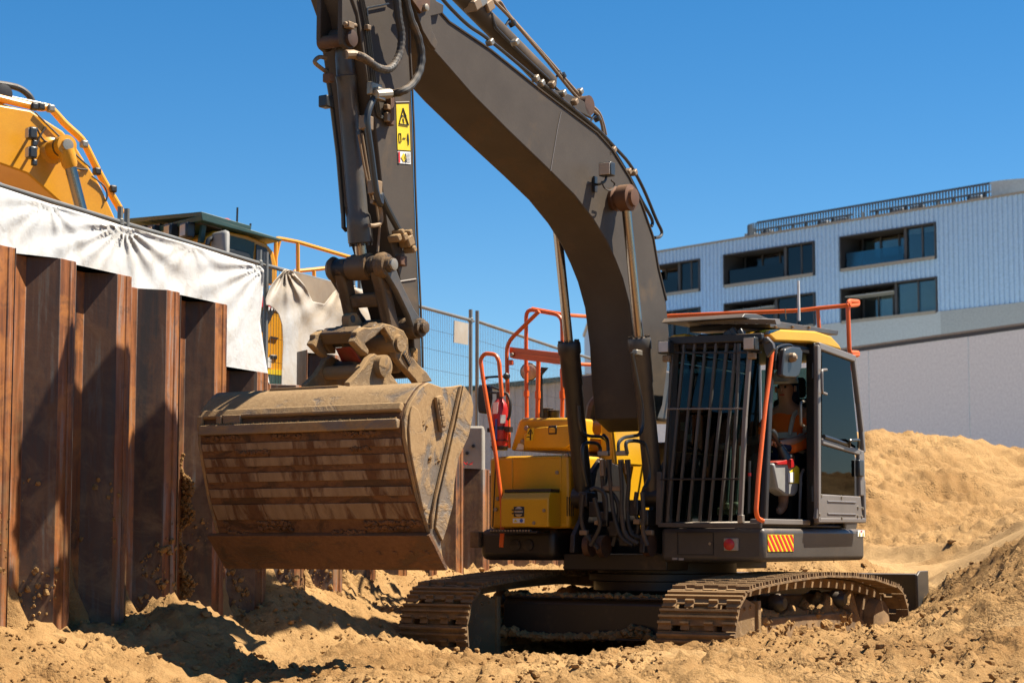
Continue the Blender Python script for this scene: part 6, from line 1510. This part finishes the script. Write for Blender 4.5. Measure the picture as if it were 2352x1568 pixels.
# local to pelvis: x forward, y left, z up
hand_l = Frame.loc(EX, EX.wrl(EX.L(1.22, *cf(712, 845)))) - EX.loc(pe); hand_r = Vector((hand_l.x, -.36, hand_l.z))
pts = [(0, 0, .08), (.0, 0, .30), (.01, 0, .48), (.02, 0, .60), (.05, 0, .72), (.06, 0, .82),
       (0, .20, .50), (.05, .27, .28), hand_l * .9 + Vector((-.02, .02, .01)), (0, -.20, .50), (.05, -.27, .28), hand_r * .9,
       (.05, .10, .04), (.45, .15, .08), (.50, .16, -.38), (.62, .16, -.44), (.05, -.10, .04), (.45, -.15, .08), (.50, -.16, -.38), (.62, -.16, -.44)]
ed = [(0, 1), (1, 2), (2, 3), (3, 4), (4, 5), (2, 6), (6, 7), (7, 8), (2, 9), (9, 10), (10, 11), (0, 12), (12, 13), (13, 14), (14, 15), (0, 16), (16, 17), (17, 18), (18, 19)]
rd = [.15, .15, .14, .06, .095, .085, .07, .05, .035, .07, .05, .035, .09, .068, .05, .04, .09, .068, .05, .04]
body = skin('body', pts, ed, rd, M['skin'], man)
hl = Vector(pts[8])
for k in range(5):                # fingers curled round the lever
    b0 = hl + Vector((.03 if k else .0, .02 - .018 * k, .02)); dr_ = Vector((.05, 0, .01)) if k else Vector((.02, .05, .0))
    c_ = b0 + dr_; d2 = c_ + (Vector((.01, 0, -.04)) if k else Vector((.04, .01, 0)))
    skin('finger', [b0, c_, d2], [(0, 1), (1, 2)], [.011, .010, .008], M['skin'], body, 1)
jk = skin('jacket', [(0, 0, .06), (0, 0, .30), (.0, 0, .46), (.015, 0, .56), (0, .21, .49), (.05, .285, .27), (hand_l * .55 + Vector((0, .10, .05))), (0, -.21, .49), (.05, -.285, .27)], [(0, 1), (1, 2), (2, 3), (2, 4), (4, 5), (5, 6), (2, 7), (7, 8)], [.175, .175, .16, .075, .088, .074, .06, .088, .074], M['cloth_o'], man)
for z_, r_ in ((.13, .182), (.30, .184)):
    g = G(); g.rev((0, 0, z_ - .028), (0, 0, 1), [(0, r_ * .6), (.0, r_), (.056, r_), (.056, r_ * .6)], 24); g.build('reflective_band', M['reflect'], jk)
a, b = Vector((.02, .235, .42)), Vector((.045, .275, .30)); d_ = (b - a).normalized(); G().rev(a.lerp(b, .4), d_, [(0, .06), (0, .088), (.05, .086), (.05, .06)], 18).build('reflective_band', M['reflect'], jk)
g = G(); g.tube([(.17, .09, .30), (.13, .11, .47), (.0, .12, .57)], .022, 6, 4); g.build('reflective_band', M['reflect'], jk)
skin('sleeve_cuff', [(hand_l * .55 + Vector((0, .10, .05))), hand_l * .82 + Vector((0, .04, .02))], [(0, 1)], [.058, .05], M['cloth_n'], jk, 1)
skin('shorts', [(0, 0, .05), (.06, .10, .04), (.36, .145, .08), (.06, -.10, .04), (.36, -.145, .08)], [(0, 1), (1, 2), (0, 3), (3, 4)], [.16, .105, .085, .105, .085], M['cloth_n'], man)
g = G(); g.rev((.06, 0, .80), (.08, 0, 1), [(0, .125), (.03, .128), (.09, .115), (.13, .075), (.145, .02)], 22); g.slab([(.16, -.09, .815), (.16, .09, .815), (.25, .05, .80), (.25, -.05, .80)], (0, 0, .012)); hm = g.build('helmet', M['helmet'], man, .004)
g = G(); g.rev((-.015, 0, .60), (0, 0, 1), [(0, .085), (.05, .105), (.14, .105), (.20, .10)], 16); g.build('neck_flap', M['cloth_n'], hm)
g = G(); hx = Vector((.115, 0, .74))
g.box((.148, 0, .735), (.03, .026, .05)); g.build('nose', M['skin'], body, .01)
for s_ in (-1, 1):
    G().rev((.138, s_ * .035, .765), (1, 0, 0), [(0, .014), (.006, .010), (.008, 0)], 8).build('eye', M['ink'], body); G().box((.045, s_ * .10, .75), (.05, .02, .06)).build('ear', M['skin'], body, .01)
G().box((.138, 0, .69), (.012, .05, .01)).build('mouth', M['stickred'], body, .003)

# ---------------------------------------------------------------- fire extinguisher strapped to the rail
fe0 = EX.F(-.06, *ce(325, 882)); few = EX.wrl(fe0)
fe = empty('fire_extinguisher', few, EX.ang, 'red fire extinguisher strapped upright beside the orange grab rail', 'fire extinguisher')
H_ = EX.F(-.06, *ce(325, 612)).z - fe0.z; r_ = .078
G().rev((0, 0, .02), (0, 0, 1), [(0, r_ * .9), (.02, r_), (H_ - .10, r_), (H_ - .05, r_ * .85), (H_ - .015, r_ * .5), (H_, .03)], 24).build('cylinder', M['red'], fe)
G().rev((0, 0, 0), (0, 0, 1), [(0, r_ * .95), (.03, r_ * 1.02)], 20).build('foot_ring', M['black'], fe)
g = G(); g.box((0, 0, H_ + .05), (.05, .05, .07)); g.bar((0, -.11, H_ + .08), (0, .05, H_ + .07), .02, .02); g.bar((0, -.10, H_ + .14), (0, .03, H_ + .09), .02, .02); g.build('valve', M['plast'], fe, .006)
G().tube(catmull([(0, .03, H_ + .05), (.01, .09, H_ + .06), (.02, .13, H_ - .02), (.02, .125, H_ * .72), (.02, .10, H_ * .6)], 6), .014, 8).build('hose', M['rubber'], fe)
g = G(); g.rev((0, 0, H_ * .40), (0, 0, 1), [(0, r_ * .9), (0, r_ + .005), (.035, r_ + .005), (.035, r_ * .9)], 20); g.box((.0, -r_ - .02, H_ * .41), (.06, .05, .04)); g.box((0, r_ + .025, H_ * .41), (.06, .05, .05)); g.build('strap', M['black'], fe)
G().slab([(r_ + .004, -.02, H_ - .02), (r_ + .004, .035, H_ - .02), (r_ + .008, .03, H_ - .13), (r_ + .008, -.02, H_ - .13)], (.003, 0, 0)).build('tag', M['white'], fe)
G().slab([(r_ * .80, .045, H_ - .14), (r_ * .30, .080, H_ - .14), (r_ * .30, .080, H_ - .22), (r_ * .80, .045, H_ - .22)], (.006, .004, 0)).build('label', M['white'], fe)
G().slab([(r_ + .002, .0, H_ * .62), (r_ + .002, .022, H_ * .62), (r_ + .002, .022, H_ * .2), (r_ + .002, .0, H_ * .2)], (.003, 0, 0)).build('blue_band', M['stickblue'], fe)
for k in range(2): G().rev((0, 0, H_ * (.06 + k * .12)), (0, 0, 1), [(0, r_ + .002), (0, r_ + .010), (.008, r_ + .010), (.008, r_ + .002)], 18).build('cage_wire', M['black'], fe)
# ================================================================ AMBER EXCAVATOR BEHIND THE FENCE
ck = crop(0, 250, 1.7418); cm = crop(750, 900, 2.6133)
Y2 = R(52)
e2o = at(*ck(430, 530), 23.0)
E2 = Frame((e2o.x, e2o.y, 1.95), Y2)
e2 = empty('excavator', E2.O, E2.ang, 'amber yellow excavator parked behind the white tarped fence at left', 'excavator')
B2 = -.12
def L2(l, cv, pts): return [E2.L(l, *cv(*p)) for p in pts]
bprof = L2(B2, ck, ((-250, 240), (0, 250), (200, 285), (300, 350), (410, 420), (490, 512), (560, 625), (650, 765), (740, 960), (790, 1080), (640, 1120), (520, 1020), (430, 915), (370, 868), (280, 788), (180, 700), (0, 635), (-250, 585)))
b2 = G().prism(bprof, B2 - .75, B2).build('boom', M['yellow2'], e2, .02)
g = G(); g.prism(L2(B2, ck, ((-60, 160), (20, 135), (45, 150), (80, 195), (140, 235), (240, 300), (-60, 260))), B2 - .4, B2 - .3); lg = g.build('cylinder_lug', M['yellow2'], b2, .01)
p = E2.L(B2 - .29, *ck(18, 178)); G().rev(p, (0, 1, 0), [(0, .11), (.03, .11), (.04, .06)], 18).build('lug_pin', M['black'], lg)
for pts, l_, r_, m in ((((-60, 190), (0, 208), (150, 245), (260, 268), (330, 275), (420, 370), (520, 462), (560, 520), (640, 680), (700, 790), (760, 890), (800, 960)), B2 - .25, .045, 'yellow2'), (((0, 182), (120, 210), (310, 250), (345, 265), (430, 355), (530, 460)), B2 - .3, .016, 'galv'), (((-40, 110), (60, 125), (130, 145), (185, 185), (210, 225), (215, 250)), B2 - .35, .04, 'rubber'),
                       (((20, 250), (100, 275), (160, 290), (220, 300)), B2 - .12, .014, 'rubber')):
    G().tube(catmull(L2(l_, ck, pts), 5), r_, 10).build('boom_pipe', M[m], b2)
for pts in (((230, 300), (300, 370), (400, 470), (500, 580), (590, 660)), ((300, 395), (265, 450), (230, 530)), ((240, 400), (270, 460), (300, 490), (340, 495)), ((460, 655), (520, 668), (570, 672)), ((600, 715), (680, 780), (700, 840), (690, 880))):
    G().tube(catmull(L2(B2 + .02, ck, pts), 4), .011, 6).build('cable', M['rubber'], b2)
for x_, y_ in ((330, 275), (265, 262), (548, 507), (632, 685), (222, 262), (735, 800)): G().box(E2.L(B2 - .22, *ck(x_, y_)), (.09, .09, .09)).build('pipe_clamp', M['galv'] if x_ in (330, 548) else M['black'], b2, .02)
for (x_, y_) in ((205, 437), (205, 563)):
    p = E2.L(B2 + .22, *ck(x_, y_)); wl = G().box(p, (.10, .13, .14)).build('work_lamp', M['plast'], b2, .02); G().box(p + Vector((.054, .0, 0)), (.008, .10, .11)).build('lens', M['lens'], wl, .01)
    G().tube([p + Vector((-.05, 0, .05)), p + Vector((-.10, -.08, .08)), p + Vector((-.1, -.22, .06))], .018, 6).build('bracket', M['plast'], wl); G().box(p + Vector((-.05, -.03, -.105)), (.06, .06, .07)).build('lamp_foot', M['plast'], wl, .01)
pn = E2.L(B2, *ck(345, 545)); G().rev((pn.x, B2 - .02, pn.z), (0, 1, 0), [(0, .19), (.03, .15), (.05, .115), (.26, .11), (.27, .12), (.40, .12), (.405, .075), (.42, .07)], 24).build('cylinder_pin', M['yellow2'], b2)
G().rev((pn.x, B2 + .401, pn.z), (0, 1, 0), [(0, .07), (.012, .065), (.014, .03)], 18).build('pin_end', M['steel'], b2); G().rev((pn.x, B2 + .24, pn.z), (0, 1, 0), [(0, .125), (.03, .125)], 20).build('grease_seal', M['black'], b2)
pc = Vector((pn.x, B2 + .32, pn.z)); ec = E2.L(B2 + .32, *ck(560, 1050)); d_ = (ec - pc).normalized()
cy2 = G().rev(pc, d_, [(.05, .10), (.22, .09), (.26, .075)], 16).build('lift_cylinder', M['yellow2'], e2)
G().cyl(pc + d_ * .25, ec, .068, 18).build('rod', M['chrome'], cy2)
# cab with roof guard
lc0 = .35
cabp = L2(1.35, ck, ((1330, 1180), (1350, 1110), (1400, 1072), (1480, 1072), (1620, 1100), (1740, 1150), (1790, 1210), (1812, 1300), (1815, 1420), (1330, 1420)))
cabI = L2(1.35, ck, ((1385, 1190), (1415, 1105), (1480, 1098), (1600, 1128), (1660, 1150), (1650, 1260), (1600, 1420), (1370, 1420)))
cabJ = L2(1.35, ck, ((1670, 1160), (1735, 1185), (1765, 1240), (1775, 1300), (1775, 1420), (1660, 1420)))
g = G(); n_ = len(cabp); 
G().prism(cabp, .40, 1.345).build('cab_shell', M['yellow2'], e2, .02)
G().slab([p + Vector((0, .004, 0)) for p in cabI], (0, .012, 0)).build('door_panel', M['shedroof'], e2, .01)
G().slab([p + Vector((0, .004, 0)) for p in cabJ], (0, .012, 0)).build('rear_pane', M['plast'], e2, .01)
wp = L2(1.368, ck, ((1490, 1190), (1560, 1200), (1620, 1215), (1635, 1250), (1620, 1300), (1490, 1280))); G().slab(wp, (0, .012, 0)).build('door_window', M['plast'], e2, .02)
g = G(); g.box(E2.L(1.55, *ck(1440, 1165)), (.10, .32, .32)); g.build('wing_mirror', M['greyplast'], e2, .05)
g = G(); g.tube(catmull([E2.L(1.45, *ck(*p)) for p in ((1355, 1165), (1365, 1130), (1400, 1120))], 4), .03, 8); g.build('mirror_arm', M['plast'], e2)
rf = L2(1.45, ck, ((1315, 968), (1380, 985), (1850, 1128), (1830, 1142), (1700, 1108), (1320, 1005))); ro = G().prism(rf, .15, 1.45).build('roof_guard', M['shedroof'], e2, .01)
vz = [E2.L(1.45, *ck(1318, 968)), E2.L(1.45, *ck(1318, 985)), E2.L(.3, *ck(835, 1022)), E2.L(.3, *ck(835, 1015))]
A, B = E2.L(1.45, *ck(1315, 975)), E2.L(-.35, *ck(835, 1018))
RV = (E2.L(1.45, *ck(1850, 1128)) - A) * .6
G().slab([A, B, B + RV, A + RV], (0, 0, .05)).build('visor', M['shedroof'], ro, .005)
for k in range(9):
    t = .08 + k * .11; p = A.lerp(B, t); G().bar(p + Vector((-.05, 0, -.06)), p + RV * .5 + Vector((0, 0, -.06)), .10, .04).build('louvre', M['grey2'], ro)
for k, (x_, y_) in enumerate(((1025, 1055), (1138, 1060), (1240, 1045), (955, 1040))):
    t = (x_ - 1315) / (835 - 1315); p = A.lerp(B, t) + Vector((.02, 0, -.16)); wl = G().box(p, (.12, .17, .18)).build('work_lamp', M['plast'], ro, .02); G().box(p + Vector((.064, 0, 0)), (.008, .13, .13)).build('lens', M['lens'], wl, .01)
G().bar(E2.L(1.3, *ck(1330, 1030)), E2.L(1.3, *ck(1310, 1150)), .06, .05).build('visor_stay', M['shedroof'], ro)
for x_, y0, y1 in ((1551, 920, 1025), (1637, 1025, 1055)): G().cyl(E2.L(1.0, *ck(x_, y0)), E2.L(1.0, *ck(x_ - 3, y1)), .012, 6).build('antenna', M['ink'], e2)
p = E2.L(1.0, *ck(1475, 1003)); G().rev(p + Vector((0, 0, -.06)), (0, 0, 1), [(0, .06), (.06, .06), (.08, .03)], 12).build('beacon', M['red'], e2)
# house, counterweight and hand rails behind the cab
hs0 = E2.L(1.3, *cm(620, 650)); hf = hs0.x
zt2 = E2.L(1.3, *cm(700, 560)).z
g = G(); g.bb((hf + .5, -1.4, -.2), (hf - 1.2, 1.30, zt2 - .0)); hb = g.build('engine_house', M['yellow2'], e2, .08, seg=3)
def hp(x, y, off=.004): return E2.L(1.30 + off, *cm(x, y))
G().slab([hp(600, 540), hp(800, 560), hp(800, 690), hp(600, 655)], (0, .012, 0)).build('red_panel', M['stickred'], hb)
g = G(); arc = [hp(600, 690), hp(728, 690)] + [hp(728 - 10 * k, 690 + 22 * k) for k in range(1, 7)] + [hp(620, 880), hp(590, 905)]
g.slab(arc, (0, .014, 0)); g.build('black_swoosh', M['ink'], hb)
for x_ in (640, 672, 703, 734): G().slab([hp(x_, 652, .018), hp(x_ + 16, 655, .018), hp(x_ + 6, 690, .018), hp(x_ - 10, 688, .018)], (0, .004, 0)).build('white_stripe', M['white'], hb)
G().slab([hp(640, 1262), hp(800, 1275), hp(800, 1325), hp(640, 1310)], (0, .014, 0)).build('lime_band', M['reflect'] if 0 else M['stickyel'], hb)
G().slab([hp(640, 1312, .002), hp(800, 1328, .002), hp(800, 1450, .002), hp(640, 1450, .002)], (0, .014, 0)).build('undercarriage_panel', M['shedroof'], hb)
G().bar(hp(690, 950), hp(760, 965), .03, .02).build('door_handle', M['black'], hb); G().box(hp(718, 1145), (.10, .03, .05)).build('latch', M['black'], hb, .01); G().box(hp(650, 1198), (.12, .02, .12)).build('sticker', M['white'], hb)
HR = lambda pts, l=1.2, r=.024: G().tube(fillet([E2.L(l, *cm(*p)) for p in pts], .06), r, 8).build('handrail', M['yellow2'], e2)
HR(((742, 260), (742, 30), (750, -20), (960, 20), (1250, 105), (1500, 178))); HR(((960, 330), (958, 20))); HR(((920, 308), (1100, 290), (1360, 262)), 1.0); HR(((1118, 370), (1116, 300)), 1.0); HR(((742, 200), (770, 60), (790, -10)), 1.2, .018)
